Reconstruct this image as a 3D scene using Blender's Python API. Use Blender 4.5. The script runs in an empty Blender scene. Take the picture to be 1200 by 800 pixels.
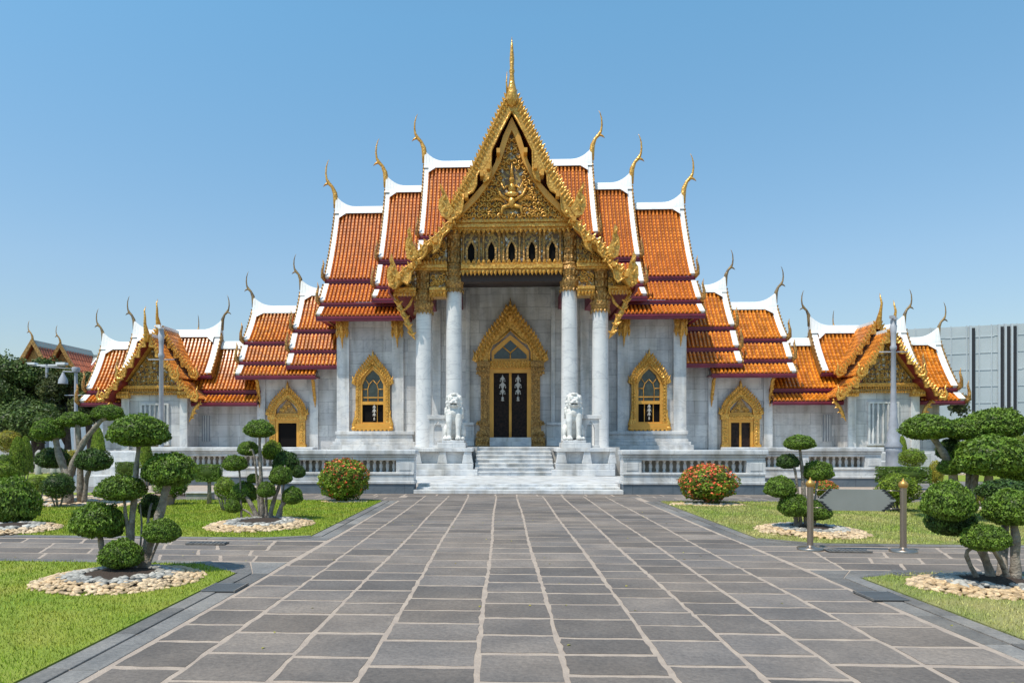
import bpy, bmesh, math, random
import numpy as np
from mathutils import Vector, Matrix, Quaternion, noise
random.seed(7); rng = np.random.default_rng(11)
S = bpy.context.scene
COL = S.collection
PI = math.pi
# ------------------------------------------------------------------ camera
TH = 0.042; F = 850.0; VPX = 588.0; HY = 517.0; CX, CY, CZ = -0.49, -22.0, 1.6
X0 = VPX - F*math.tan(TH)
cd = bpy.data.cameras.new('camera'); cam = bpy.data.objects.new('camera', cd); COL.objects.link(cam)
cam.location = (CX, CY, CZ); cam.rotation_euler = (PI/2, 0, TH)
cd.sensor_width = 36; cd.lens = F/1200*36
cd.shift_x = (600-X0)/1200; cd.shift_y = (HY-400)/1200
cd.clip_start = 0.05; cd.clip_end = 4000
S.camera = cam
# ------------------------------------------------------------------ light
LV = Vector((.34, .33, -1.0)).normalized()
w = bpy.data.worlds.new('World'); S.world = w; w.use_nodes = True
nt = w.node_tree; bg = nt.nodes['Background']
sky = nt.nodes.new('ShaderNodeTexSky'); sky.sky_type = 'NISHITA'; sky.sun_disc = False
sky.sun_elevation = math.asin(-LV.z); sky.sun_rotation = math.radians(225)
sky.air_density = 1.15; sky.dust_density = .6; sky.ozone_density = 1.6; sky.altitude = 0
hs = nt.nodes.new('ShaderNodeMix'); hs.data_type = 'RGBA'; hs.blend_type = 'MULTIPLY'; hs.inputs[0].default_value = 1; hs.inputs[7].default_value = (1, 1, 1, 1)
gc = nt.nodes.new('ShaderNodeTexCoord'); gs = nt.nodes.new('ShaderNodeSeparateXYZ'); nt.links.new(gc.outputs['Generated'], gs.inputs[0])
gr_ = nt.nodes.new('ShaderNodeValToRGB'); ge = gr_.color_ramp.elements; ge[0].position = 0.0; ge[0].color = (.60, .56, .575, 1); ge[1].position = .5; ge[1].color = (.74, 1.09, 1.08, 1)
gm = ge.new(.22); gm.color = (.77, .84, .84, 1)
nt.links.new(gs.outputs[2], gr_.inputs[0]); nt.links.new(gr_.outputs[0], hs.inputs[7])
nt.links.new(sky.outputs[0], hs.inputs[6]); nt.links.new(hs.outputs[2], bg.inputs[0]); bg.inputs[1].default_value = 0.15
ld = bpy.data.lights.new('sun', 'SUN'); sun = bpy.data.objects.new('sun', ld); COL.objects.link(sun)
ld.energy = 3.7; ld.angle = math.radians(.53); ld.color = (1, .935, .83)
sun.rotation_euler = LV.to_track_quat('-Z', 'Y').to_euler(); sun.location = (-30, -30, 60)
S.view_settings.view_transform = 'Standard'; S.view_settings.look = 'None'
S.view_settings.exposure = 0.27; S.view_settings.gamma = 1
S.render.engine = 'CYCLES'; S.cycles.max_bounces = 6

# ------------------------------------------------------------------ pixel -> world helpers (design aid)
sT, cT = math.sin(TH), math.cos(TH)
def at(px, py, Y):
    dy = Y-CY; t = (px-X0)/F
    dx = dy*(t*cT-sT)/(cT+t*sT); d = -dx*sT+dy*cT
    return Vector((dx+CX, Y, CZ-(py-HY)*d/F))
def gr(px, py, z=0.0):
    d = F*(CZ-z)/(py-HY); l = (px-X0)*d/F
    return Vector((CX+l*cT-d*sT, CY+l*sT+d*cT, z))
def mpp(Y): return (Y-CY)/F

# ------------------------------------------------------------------ materials
def mat(name, col, rough=.6, metal=0, var=None, scale=4.0, bump=0, bscale=30, spec=.5, tint=0, detail=6, coat=0, ramp=None, extra=None):
    m = bpy.data.materials.new(name); m.use_nodes = True
    n = m.node_tree.nodes; L = m.node_tree.links; b = n['Principled BSDF']
    b.inputs['Base Color'].default_value = (*col, 1); b.inputs['Roughness'].default_value = rough
    b.inputs['Metallic'].default_value = metal; b.inputs['Specular IOR Level'].default_value = spec
    b.inputs['Coat Weight'].default_value = coat
    tc = n.new('ShaderNodeTexCoord'); out = None
    if var:
        nz = n.new('ShaderNodeTexNoise'); nz.inputs['Scale'].default_value = scale; nz.inputs['Detail'].default_value = detail
        L.new(tc.outputs['Object'], nz.inputs['Vector'])
        r = n.new('ShaderNodeValToRGB'); r.color_ramp.elements[0].position = ramp[0] if ramp else .35; r.color_ramp.elements[1].position = ramp[1] if ramp else .65
        r.color_ramp.elements[0].color = (*col, 1); r.color_ramp.elements[1].color = (*var, 1)
        L.new(nz.outputs[0], r.inputs[0]); out = r.outputs[0]
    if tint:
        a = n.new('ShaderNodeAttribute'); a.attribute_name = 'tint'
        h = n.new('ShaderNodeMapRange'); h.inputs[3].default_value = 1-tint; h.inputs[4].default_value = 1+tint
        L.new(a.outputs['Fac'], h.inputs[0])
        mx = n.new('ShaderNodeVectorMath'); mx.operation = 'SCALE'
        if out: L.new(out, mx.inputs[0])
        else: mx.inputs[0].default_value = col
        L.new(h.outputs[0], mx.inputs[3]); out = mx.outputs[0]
    if extra: out = extra(m, n, L, tc, out)
    if out: L.new(out, b.inputs['Base Color'])
    if bump:
        if name.startswith('gold') or name == 'glass_mosaic': nb = n.new('ShaderNodeTexVoronoi'); nb.inputs['Scale'].default_value = bscale*.8
        else: nb = n.new('ShaderNodeTexNoise'); nb.inputs['Detail'].default_value = 5
        nb.inputs['Scale'].default_value = bscale
        L.new(tc.outputs['Object'], nb.inputs['Vector'])
        bn = n.new('ShaderNodeBump'); bn.inputs['Strength'].default_value = bump; bn.inputs['Distance'].default_value = .03
        L.new(nb.outputs[0], bn.inputs['Height']); L.new(bn.outputs[0], b.inputs['Normal'])
    return m
def rgb_mix(n, L, fac, a, b_, mode='MIX'):
    x = n.new('ShaderNodeMix'); x.data_type = 'RGBA'; x.blend_type = mode
    if isinstance(fac, float): x.inputs[0].default_value = fac
    else: L.new(fac, x.inputs[0])
    for s, v in ((x.inputs[6], a), (x.inputs[7], b_)):
        if isinstance(v, tuple): s.default_value = (*v, 1)
        else: L.new(v, s)
    return x.outputs[2]
def blocks(bw, bh, mort=.008, seam=(.32, .33, .34), amt=.26, stain=True):
    def f(m, n, L, tc, out):
        sx = n.new('ShaderNodeSeparateXYZ'); L.new(tc.outputs['Object'], sx.inputs[0])
        ad = n.new('ShaderNodeMath'); L.new(sx.outputs[0], ad.inputs[0]); L.new(sx.outputs[1], ad.inputs[1])
        cb = n.new('ShaderNodeCombineXYZ'); L.new(ad.outputs[0], cb.inputs[0]); L.new(sx.outputs[2], cb.inputs[1])
        br = n.new('ShaderNodeTexBrick'); L.new(cb.outputs[0], br.inputs[0])
        br.inputs['Scale'].default_value = 1; br.inputs['Brick Width'].default_value = bw; br.inputs['Row Height'].default_value = bh
        br.inputs['Mortar Size'].default_value = mort; br.inputs['Color1'].default_value = (1, 1, 1, 1)
        br.inputs['Color2'].default_value = (1-amt, 1-amt, 1-amt*.9, 1); br.inputs['Mortar'].default_value = (*seam, 1); br.inputs['Mortar Smooth'].default_value = .3
        o = rgb_mix(n, L, 1.0, out, br.outputs[0], 'MULTIPLY')
        # grey veins: thin bands of a warped wave
        mp = n.new('ShaderNodeMapping'); mp.inputs['Rotation'].default_value = (.3, .5, .7); mp.inputs['Scale'].default_value = (.5, .5, 1.3); L.new(tc.outputs['Object'], mp.inputs[0])
        nz = n.new('ShaderNodeTexNoise'); nz.inputs['Scale'].default_value = 1.3; nz.inputs['Detail'].default_value = 8; nz.inputs['Distortion'].default_value = 1.8; L.new(mp.outputs[0], nz.inputs['Vector'])
        r = n.new('ShaderNodeValToRGB'); e = r.color_ramp.elements; e[0].position = .47; e[0].color = (1, 1, 1, 1); e[1].position = .53; e[1].color = (1, 1, 1, 1)
        k = e.new(.5); k.color = (.62, .64, .68, 1); L.new(nz.outputs[0], r.inputs[0])
        o = rgb_mix(n, L, .5, o, r.outputs[0], 'MULTIPLY')
        if stain:   # weather streaks: rain marks stretched down the stone
            mp = n.new('ShaderNodeMapping'); mp.inputs['Scale'].default_value = (1.6, 1.6, .22); L.new(tc.outputs['Object'], mp.inputs[0])
            nz = n.new('ShaderNodeTexNoise'); nz.inputs['Scale'].default_value = 1.5; nz.inputs['Detail'].default_value = 7; L.new(mp.outputs[0], nz.inputs['Vector'])
            r = n.new('ShaderNodeValToRGB'); e = r.color_ramp.elements; e[0].position = .42; e[0].color = (1, 1, 1, 1); e[1].position = .70; e[1].color = (.56, .53, .48, 1); L.new(nz.outputs[0], r.inputs[0])
            o = rgb_mix(n, L, .8, o, r.outputs[0], 'MULTIPLY')
        return o
    return f
M = {}
M['wall'] = mat('marble_wall', (.74, .72, .69), .5, var=(.58, .575, .565), scale=.9, bump=.08, bscale=12, extra=blocks(1.15, .62))
M['marble'] = mat('marble', (.74, .72, .69), .45, var=(.58, .59, .60), scale=2, bump=.06, bscale=9, extra=blocks(1.3, 5, .004, (.45, .45, .45), .08))
M['column'] = mat('marble_column', (.74, .73, .71), .4, var=(.64, .64, .63), scale=1.2, extra=blocks(60, 2.1, .006, (.4, .41, .42), .05, False))
M['carved'] = mat('marble_carved', (.74, .725, .69), .6, var=(.55, .54, .50), scale=5, bump=.25, bscale=25)
M['plinth'] = mat('grey_plinth', (.10, .13, .155), .5, var=(.13, .155, .18), scale=2.5, extra=blocks(1.2, 3, .006, (.35, .35, .35), .1, False))
def gold_extra(dark, amt):
    def f(m, n, L, tc, out):
        v = n.new('ShaderNodeTexVoronoi'); v.inputs['Scale'].default_value = 14; L.new(tc.outputs['Object'], v.inputs['Vector'])
        r = n.new('ShaderNodeValToRGB'); e = r.color_ramp.elements; e[0].position = .28; e[0].color = (1, 1, 1, 1); e[1].position = .6; e[1].color = (*dark, 1)
        L.new(v.outputs[0], r.inputs[0])
        return rgb_mix(n, L, amt, out, r.outputs[0], 'MULTIPLY')
    return f
M['gold'] = mat('gold', (.87, .50, .11), .34, .35, var=(.72, .40, .07), scale=3, bump=.7, bscale=9, extra=gold_extra((.50, .36, .24), .6))
M['gold_plain'] = mat('gold_painted', (.74, .37, .06), .4, .15, var=(.60, .29, .045), scale=2, bump=.1)
M['gold_old'] = mat('gold_weathered', (.66, .37, .10), .42, .3, var=(.40, .23, .07), scale=6, bump=.9, bscale=13, extra=gold_extra((.4, .33, .25), .7))
def mosaic(m, n, L, tc, out):
    v = n.new('ShaderNodeTexVoronoi'); v.inputs['Scale'].default_value = 11; L.new(tc.outputs['Object'], v.inputs['Vector'])
    sp = n.new('ShaderNodeSeparateColor'); L.new(v.outputs['Color'], sp.inputs[0])
    r = n.new('ShaderNodeValToRGB'); r.color_ramp.interpolation = 'CONSTANT'; e = r.color_ramp.elements
    e[0].position = 0; e[0].color = (.16, .10, .045, 1); e[1].position = .28; e[1].color = (.42, .27, .07, 1)
    for p, c in ((.6, (.14, .09, .05)), (.78, (.62, .58, .48)), (.84, (.42, .27, .08)), (.96, (.45, .48, .46))):
        k = e.new(p); k.color = (*c, 1)
    L.new(sp.outputs[0], r.inputs[0]); return r.outputs[0]
M['gold_dark'] = mat('gold_tarnished', (.34, .22, .08), .5, .2, var=(.14, .10, .06), scale=3, bump=.4, bscale=14)
M['mosaic'] = mat('glass_mosaic', (.3, .2, .08), .45, .1, bump=.3, extra=mosaic)
M['tile'] = mat('roof_tile', (.68, .215, .024), .5, tint=.22, var=(.56, .16, .018), scale=.6, bump=.05, spec=.3)
M['tile_low'] = mat('roof_tile_low', (.70, .25, .022), .33, tint=.34, var=(.60, .19, .018), scale=.5, bump=.05, spec=.6)
M['pan'] = mat('roof_pan_tile', (.32, .075, .014), .6)  # darker than the cover tiles: shade between the ribs is in this colour
M['plaster'] = mat('white_plaster', (.80, .80, .78), .7, var=(.64, .64, .62), scale=3.5, bump=.1, ramp=(.5, .8))
M['maroon'] = mat('maroon_paint', (.21, .020, .048), .42, var=(.15, .016, .034), scale=2)
M['soffit'] = mat('red_soffit', (.20, .02, .015), .5, bump=.1)
M['darkwood'] = mat('dark_timber', (.035, .022, .018), .6)
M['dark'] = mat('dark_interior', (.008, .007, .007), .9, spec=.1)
M['glass'] = mat('dark_glass', (.018, .03, .028), .12, var=(.04, .055, .05), scale=8, spec=.6)
M['doorpanel'] = mat('black_lacquer_door', (.010, .008, .008), .6, var=(.035, .02, .015), scale=10, spec=.15)
M['garland'] = mat('white_garland', (.50, .47, .42), .8, bump=.5, bscale=60)  # white flowers greyed, shade of the openings put into the colour
def slabdirt(m, n, L, tc, out):
    nz = n.new('ShaderNodeTexNoise'); nz.inputs['Scale'].default_value = 26; nz.inputs['Detail'].default_value = 8; nz.inputs['Roughness'].default_value = .75; L.new(tc.outputs['Object'], nz.inputs['Vector'])
    r = n.new('ShaderNodeValToRGB'); e = r.color_ramp.elements; e[0].position = .32; e[0].color = (.62, .62, .63, 1); e[1].position = .62; e[1].color = (1.18, 1.16, 1.12, 1); L.new(nz.outputs[0], r.inputs[0])
    o = rgb_mix(n, L, .8, out, r.outputs[0], 'MULTIPLY')
    nz = n.new('ShaderNodeTexNoise'); nz.inputs['Scale'].default_value = .55; nz.inputs['Detail'].default_value = 6; L.new(tc.outputs['Object'], nz.inputs['Vector'])
    r = n.new('ShaderNodeValToRGB'); e = r.color_ramp.elements; e[0].position = .4; e[0].color = (.82, .83, .85, 1); e[1].position = .65; e[1].color = (1.16, 1.10, 1.03, 1); L.new(nz.outputs[0], r.inputs[0])
    return rgb_mix(n, L, .9, o, r.outputs[0], 'MULTIPLY')
M['slab'] = mat('paving_slab', (.156, .138, .127), .75, tint=.2, var=(.21, .184, .166), scale=1.7, bump=.5, bscale=10, detail=12, spec=.25, extra=slabdirt)
M['grout'] = mat('sandy_grout', (.42, .335, .265), .9, var=(.34, .27, .22), scale=6, bump=.4, bscale=50)
M['kerbstone'] = mat('kerb_stone', (.165, .16, .155), .7, tint=.25, var=(.22, .21, .20), scale=3, bump=.3, spec=.3, extra=slabdirt)
M['ground'] = mat('far_ground', (.20, .19, .18), .9, var=(.26, .25, .23), scale=.4)
M['lawn'] = mat('lawn_ground', (.17, .25, .016), .9, var=(.28, .29, .04), scale=1.3, bump=.6, bscale=60, detail=10, ramp=(.38, .72))
M['lawn_dry'] = mat('lawn_ground_dry', (.17, .21, .045), .9, var=(.30, .27, .10), scale=1.1, bump=.6, bscale=60, detail=10, ramp=(.35, .66))
M['blade'] = mat('grass_blade', (.22, .32, .02), .6, tint=.5, var=(.33, .34, .04), scale=1.2, spec=.25)
M['blade_dry'] = mat('grass_blade_dry', (.28, .35, .06), .6, tint=.45, var=(.46, .42, .15), scale=1.1, spec=.25, ramp=(.35, .66))
M['soil'] = mat('soil', (.045, .028, .018), .95, bump=.8, bscale=40)
M['bark'] = mat('bark', (.34, .29, .235), .85, var=(.17, .14, .11), scale=14, bump=.8, bscale=40)
M['bark_dark'] = mat('bark_dark', (.13, .095, .07), .9, var=(.07, .05, .04), scale=10, bump=.8)
def leafm(name, c, v, tr=.0):
    m = mat(name, c, .5, tint=.55, var=v, scale=3.2, spec=.32)
    n = m.node_tree.nodes; L = m.node_tree.links; b = n['Principled BSDF']
    t = n.new('ShaderNodeBsdfTranslucent'); src = b.inputs['Base Color'].links[0].from_socket
    L.new(src, t.inputs[0]); x = n.new('ShaderNodeMixShader'); x.inputs[0].default_value = .22
    L.new(b.outputs[0], x.inputs[1]); L.new(t.outputs[0], x.inputs[2]); L.new(x.outputs[0], n['Material Output'].inputs[0]); return m
M['leaf'] = leafm('leaf_green', (.10, .175, .02), (.17, .26, .03))
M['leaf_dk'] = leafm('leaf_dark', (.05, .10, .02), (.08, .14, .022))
M['leaf_lt'] = leafm('leaf_light', (.16, .25, .02), (.24, .31, .03))
M['leaf_yl'] = leafm('leaf_yellow', (.42, .34, .04), (.30, .32, .04))
M['leaf_far'] = leafm('leaf_far', (.05, .09, .02), (.12, .17, .035))
M['leaf_far2'] = leafm('leaf_far_olive', (.08, .11, .03), (.15, .17, .05))
M['flower'] = mat('red_flower', (.72, .09, .035), .6, tint=.3, var=(.78, .19, .07), scale=9)
M['peb_tan'] = mat('tan_pebble', (.50, .335, .175), .5, tint=.38, var=(.58, .43, .27), scale=2.5)
M['peb_grey'] = mat('grey_pebble', (.23, .225, .21), .6, tint=.5, var=(.40, .37, .32), scale=4)
M['lampgrey'] = mat('lamp_grey_paint', (.40, .41, .45), .45, var=(.33, .34, .37), scale=5)
M['steel'] = mat('brushed_bronze_steel', (.36, .30, .25), .3, .85)
M['brass'] = mat('brass', (.60, .34, .09), .4, .7)
M['signgrey'] = mat('sign_grey', (.24, .245, .22), .45, var=(.27, .275, .25), scale=3)
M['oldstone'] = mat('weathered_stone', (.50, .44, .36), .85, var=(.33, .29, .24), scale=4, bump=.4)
M['recess'] = mat('recess_shaded', (.30, .32, .34), .7, var=(.24, .255, .27), scale=3)  # marble behind the window bars, its shade painted in as grey
M['black'] = mat('black_paint', (.02, .02, .022), .5)
M['grate'] = mat('grate_iron', (.15, .155, .16), .5, .2)
M['cladding'] = mat('grey_cladding', (.42, .47, .475), .5, .1, var=(.52, .56, .56), scale=.35, bump=.2, bscale=1.5, detail=8)
M['cladding_lt'] = mat('pale_cladding', (.54, .58, .59), .5, .1, var=(.46, .5, .52), scale=.5)
M['slate'] = mat('grey_green_tile', (.25, .29, .27), .5, tint=.2)
M['oldred'] = mat('old_red_tile', (.46, .13, .055), .5, tint=.2)
M['stonebox'] = mat('rough_stone', (.42, .40, .37), .8, var=(.3, .28, .26), scale=5, bump=.4)
M['stonepink'] = mat('pink_stone', (.42, .28, .22), .8, var=(.33, .22, .18), scale=5, bump=.4)
M['white'] = mat('white_paint', (.8, .8, .8), .5)

# ------------------------------------------------------------------ mesh builder
class MB:
    def __init__(s): s.v = []; s.f = []; s.t = []; s.sm = []; s.mi = []; s.cm = 0; s.tr = None
    def add(s, vs, fs, tint=.5, smooth=False):
        o = len(s.v)
        if s.tr: vs = [tuple(s.tr(Vector(p))) for p in vs]
        s.v.extend(vs)
        for f in fs: s.f.append(tuple(i+o for i in f)); s.t.append(tint); s.sm.append(smooth); s.mi.append(s.cm)
    def box(s, x0, x1, y0, y1, z0, z1, tint=.5):
        if x0 > x1: x0, x1 = x1, x0
        s.add([(x0,y0,z0),(x1,y0,z0),(x1,y1,z0),(x0,y1,z0),(x0,y0,z1),(x1,y0,z1),(x1,y1,z1),(x0,y1,z1)],
              [(3,2,1,0),(4,5,6,7),(0,1,5,4),(1,2,6,5),(2,3,7,6),(3,0,4,7)], tint)
    def prism(s, poly, y0, y1, tint=.5):      # poly in XZ, extruded in Y
        a = sum(poly[i][0]*poly[(i+1) % len(poly)][1]-poly[(i+1) % len(poly)][0]*poly[i][1] for i in range(len(poly)))
        if a < 0: poly = poly[::-1]
        n = len(poly)
        s.add([(x, y0, z) for x, z in poly]+[(x, y1, z) for x, z in poly],
              [tuple(range(n)), tuple(range(2*n-1, n-1, -1))]+[(i+n, (i+1) % n+n, (i+1) % n, i) for i in range(n)], tint)
    def prismx(s, poly, x0, x1, tint=.5):     # poly in YZ, extruded in X
        n = len(poly)
        s.add([(x0, y, z) for y, z in poly]+[(x1, y, z) for y, z in poly],
              [tuple(range(n)), tuple(range(2*n-1, n-1, -1))]+[(i+n, (i+1) % n+n, (i+1) % n, i) for i in range(n)], tint)
    def prismz(s, poly, z0, z1, tint=.5):
        n = len(poly)
        s.add([(x, y, z0) for x, y in poly]+[(x, y, z1) for x, y in poly],
              [tuple(range(n-1, -1, -1)), tuple(range(n, 2*n))]+[(i, (i+1) % n, (i+1) % n+n, i+n) for i in range(n)], tint)
    def lathe(s, cx, cy, prof, n=16, smooth=True, tint=.5, rot=0):
        vs = []
        for r, z in prof:
            for k in range(n):
                a = 2*PI*k/n+rot; vs.append((cx+r*math.cos(a), cy+r*math.sin(a), z))
        m = len(prof); fs = []
        for i in range(m-1):
            for k in range(n): fs.append((i*n+k, i*n+(k+1) % n, (i+1)*n+(k+1) % n, (i+1)*n+k))
        s.add(vs, fs, tint, smooth)
        s.add(vs[:n], [tuple(range(n-1, -1, -1))], tint); s.add(vs[-n:], [tuple(range(n))], tint)
    def tube(s, pts, rad, n=8, smooth=True, tint=.5, flat=1.0, up=(0, 1, 0)):
        pts = [Vector(p) for p in pts]; vs = []; m = len(pts)
        if not hasattr(rad, '__len__'): rad = [rad]*m
        for i, p in enumerate(pts):
            d = (pts[min(i+1, m-1)]-pts[max(i-1, 0)]).normalized()
            u = Vector(up); u = (u-d*u.dot(d))
            if u.length < 1e-3: u = Vector((1, 0, 0))-d*d.x
            u.normalize(); q = d.cross(u)
            for k in range(n):
                a = 2*PI*k/n; vs.append(tuple(p+(u*math.cos(a)*flat+q*math.sin(a))*rad[i]))
        fs = []
        for i in range(m-1):
            for k in range(n): fs.append((i*n+(k+1) % n, i*n+k, (i+1)*n+k, (i+1)*n+(k+1) % n))
        fs += [tuple(range(n)), tuple(range(m*n-1, m*n-n-1, -1))]
        s.add(vs, fs, tint, smooth)
    def leaf(s, p, d, L, W, T=.05, nrm=(0, -1, 0), tint=.5):   # carved leaf: a pointed raised blade from p in direction d
        p = Vector(p); d = Vector(d).normalized(); n = Vector(nrm); q = d.cross(n).normalized()
        vs = [p-q*W*.5, p+q*W*.5, p+d*L*.5+q*W*.42, p+d*L, p+d*L*.5-q*W*.42, p+d*L*.4+n*T, p+n*T*.6]
        s.add([tuple(x) for x in vs], [(0,6,5,4),(6,1,2,5),(4,5,3),(5,2,3),(0,1,6)], tint)
    def ball(s, c, r, seg=8, ring=5, tint=.5, smooth=True):
        if not hasattr(r, '__len__'): r = (r, r, r)
        vs = [(c[0], c[1], c[2]-r[2])]
        for i in range(1, ring):
            ph = -PI/2+PI*i/ring
            for k in range(seg):
                a = 2*PI*k/seg; vs.append((c[0]+r[0]*math.cos(ph)*math.cos(a), c[1]+r[1]*math.cos(ph)*math.sin(a), c[2]+r[2]*math.sin(ph)))
        vs.append((c[0], c[1], c[2]+r[2])); fs = []
        for k in range(seg): fs.append((0, 1+(k+1) % seg, 1+k))
        for i in range(ring-2):
            for k in range(seg):
                a = 1+i*seg+k; b = 1+i*seg+(k+1) % seg; fs.append((a, b, b+seg, a+seg))
        o = 1+(ring-2)*seg
        for k in range(seg): fs.append((o+k, o+(k+1) % seg, len(vs)-1))
        s.add(vs, fs, tint, smooth)
    def mesh(s, name, mats):
        me = bpy.data.meshes.new(name); me.from_pydata([tuple(v) for v in s.v], [], s.f)
        me.polygons.foreach_set('use_smooth', s.sm)
        if not isinstance(mats, (list, tuple)): mats = [mats]
        for m in mats: me.materials.append(M[m] if isinstance(m, str) else m)
        if len(mats) > 1: me.polygons.foreach_set('material_index', s.mi)
        at_ = me.attributes.new('tint', 'FLOAT', 'FACE'); at_.data.foreach_set('value', s.t)
        me.update(); return me
    def build(s, name, mats, parent=None, bevel=0, loc=None):
        o = bpy.data.objects.new(name, s.mesh(name, mats)); COL.objects.link(o)
        if parent: o.parent = parent
        if loc is not None: o.location = loc
        if bevel:
            b = o.modifiers.new('bevel', 'BEVEL'); b.width = bevel; b.segments = 2; b.limit_method = 'ANGLE'
        return o
def thing(name, label, cat, loc=(0, 0, 0), group=None):
    o = bpy.data.objects.new(name, None); COL.objects.link(o); o.location = loc; o.empty_display_size = .1
    o['label'] = label; o['category'] = cat
    if group: o['group'] = group
    return o
def tag(o, label, cat, group=None):
    o['label'] = label; o['category'] = cat
    if group: o['group'] = group
    return o
def struct(o): o['kind'] = 'structure'; return o
def stuff(o, label=None, cat=None):
    o['kind'] = 'stuff'
    if label: o['label'] = label; o['category'] = cat
    return o
def inst(me, name, parent, loc=(0, 0, 0), scale=(1, 1, 1), rz=0):
    o = bpy.data.objects.new(name, me); COL.objects.link(o); o.parent = parent; o.location = loc; o.scale = scale; o.rotation_euler = (0, 0, rz); return o
def copy_tree(o, parent=None):
    c = o.copy(); COL.objects.link(c); c.parent = parent
    for ch in list(o.children): copy_tree(ch, c)
    return c

# ------------------------------------------------------------------ ground, paving, kerbs
mb = MB(); mb.box(-600, 600, -120, 1500, -.3, -.035); struct(mb.build('ground', 'ground'))
mb = MB(); mb.box(-45, 45, -34, 9, -.03, 0.0); struct(mb.build('paving_grout', 'grout'))
GX = 3.68
def slab(mb, x0, x1, y0, y1, g=.028, z=.0025, mapf=None):
    gy = random.uniform(.022, .042); x0 += g; x1 -= g; y0 += gy; y1 -= gy
    if x1-x0 < .08 or y1-y0 < .08: return
    pts = []
    j = lambda a=.010: random.uniform(-a, a)
    def edge(a, b, n=5):
        for i in range(n):
            t = i/n; c = .02 if i == 0 else 0
            pts.append((a[0]+(b[0]-a[0])*t+j(), a[1]+(b[1]-a[1])*t+j()))
    edge((x0, y0), (x1, y0)); edge((x1, y0), (x1, y1), 4); edge((x1, y1), (x0, y1)); edge((x0, y1), (x0, y0), 4)
    if mapf: pts = [mapf(*p) for p in pts]
    mb.prismz(pts, -.004, z+random.uniform(0, .0015), random.random() if random.random() < .85 else random.choice((-.4, 1.5)))
mb = MB()
lines = [-3.26, -2.72, -2.05, -1.45, -.66, -.05, .69, 1.27, 1.87, 2.52, 3.26]
for a, b in zip(lines, lines[1:]):
    y = -32.0+random.random()*.5; ya = -.75
    while y < ya:
        h = random.uniform(.45, .68); y1 = min(y+h, ya)
        wob = lambda c: .012*math.sin(y*.7+c*5)
        slab(mb, a+wob(a), b+wob(b), y, y1, random.uniform(.019, .027)); y = y1
struct(mb.build('paving', 'slab'))
# strip along the balustrade
mb = MB()
for row in range(4):
    y0 = -2.55+row*.62; x = -24.0+random.random()
    while x < 24:
        wd = random.uniform(.6, 1.0)
        if not (-GX+.0 < x and x+wd < GX) or row == 3: slab(mb, x, x+wd, y0, y0+.62)
        x += wd
struct(mb.build('terrace_paving', 'slab'))
# cross path, skewed a little against the main one
SK = -.035
mb = MB()
CPL0, CPL1 = -12.62, -10.62
for sgn in (-1, 1):
    for row in range(4):
        y0 = CPL0+row*.5; x = 3.3
        while x < 30:
            wd = random.uniform(.62, 1.0)
            slab(mb, x, x+wd, y0, y0+.5, .026, mapf=lambda px, py, s=sgn: (s*(px+(py+11.6)*.4*max(0, min(1, (px-3.4)/1.2))), py+SK*px*s)); x += wd
struct(mb.build('cross_path', 'slab'))
def ky(x, y): return y+SK*x
# kerbs
mb = MB()
def kerb(a, b, wd, side, z=.02, L=.95, g=.004):
    a = Vector(a); b = Vector(b); d = (b-a); n = max(1, round(d.length/L)); d.normalize(); q = Vector((-d.y, d.x))*side
    ln = (Vector(b)-a).length/n
    for i in range(n):
        p0 = a+d*(i*ln+g); p1 = a+d*((i+1)*ln-g)
        poly = [tuple(p0), tuple(p1), tuple(p1+q*wd), tuple(p0+q*wd)]
        if side < 0: poly = poly[::-1]
        mb.prismz(poly, -.02, z, random.random())
for s in (-1, 1):
    for (ya, yb) in ((-30, -13.35), (-9.95, -2.6)):
        kerb((s*3.68, ya), (s*3.68, yb), .17, s, .014)
        kerb((s*3.50, ya), (s*3.50, yb), .20, s, .006)
    # along the cross path
    x0 = 4.35*s; x1 = 30*s
    kerb((x0, ky(x0, CPL1+.06)), (x1, ky(x1, CPL1+.06)), .22, s, .018)
    kerb((x0, ky(x0, CPL0-.28)), (x1, ky(x1, CPL0-.28)), .22, s, .018)
    kerb((3.68*s, -9.95), (x0, ky(x0, CPL1+.06)), .24, -1 if s < 0 else 1, .02)
    kerb((3.68*s, -13.35), (x0, ky(x0, CPL0-.06)), .24, 1 if s < 0 else -1, .02)
    kerb((3.7*s, -2.55), (9.5*s, -2.55), .16, s, .03)
for s in (-1, 1):
    for ya, yb in ((-9.95, ky(4.35*s, CPL1+.06)), (-13.35, ky(4.35*s, CPL0-.06))):
        P_ = [(s*3.3, ya), (s*3.72, ya), (s*4.4, yb), (s*3.3, yb)]
        a_ = sum(P_[i][0]*P_[(i+1) % 4][1]-P_[(i+1) % 4][0]*P_[i][1] for i in range(4))
        lp = lambda u, v: tuple((P_[0][q]*(1-u)+P_[1][q]*u)*(1-v)+(P_[3][q]*(1-u)+P_[2][q]*u)*v for q in (0, 1))
        for (u0, u1) in ((.02, .46), (.48, .98)):
            for (v0, v1) in ((.02, .49), (.51, .98)):
                Q_ = [lp(u0, v0), lp(u1, v0), lp(u1, v1), lp(u0, v1)]
                mb.prismz(Q_ if a_ > 0 else Q_[::-1], -.02, .006+.002*random.random(), random.random())
struct(mb.build('kerb', 'kerbstone', bevel=.006))
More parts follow.
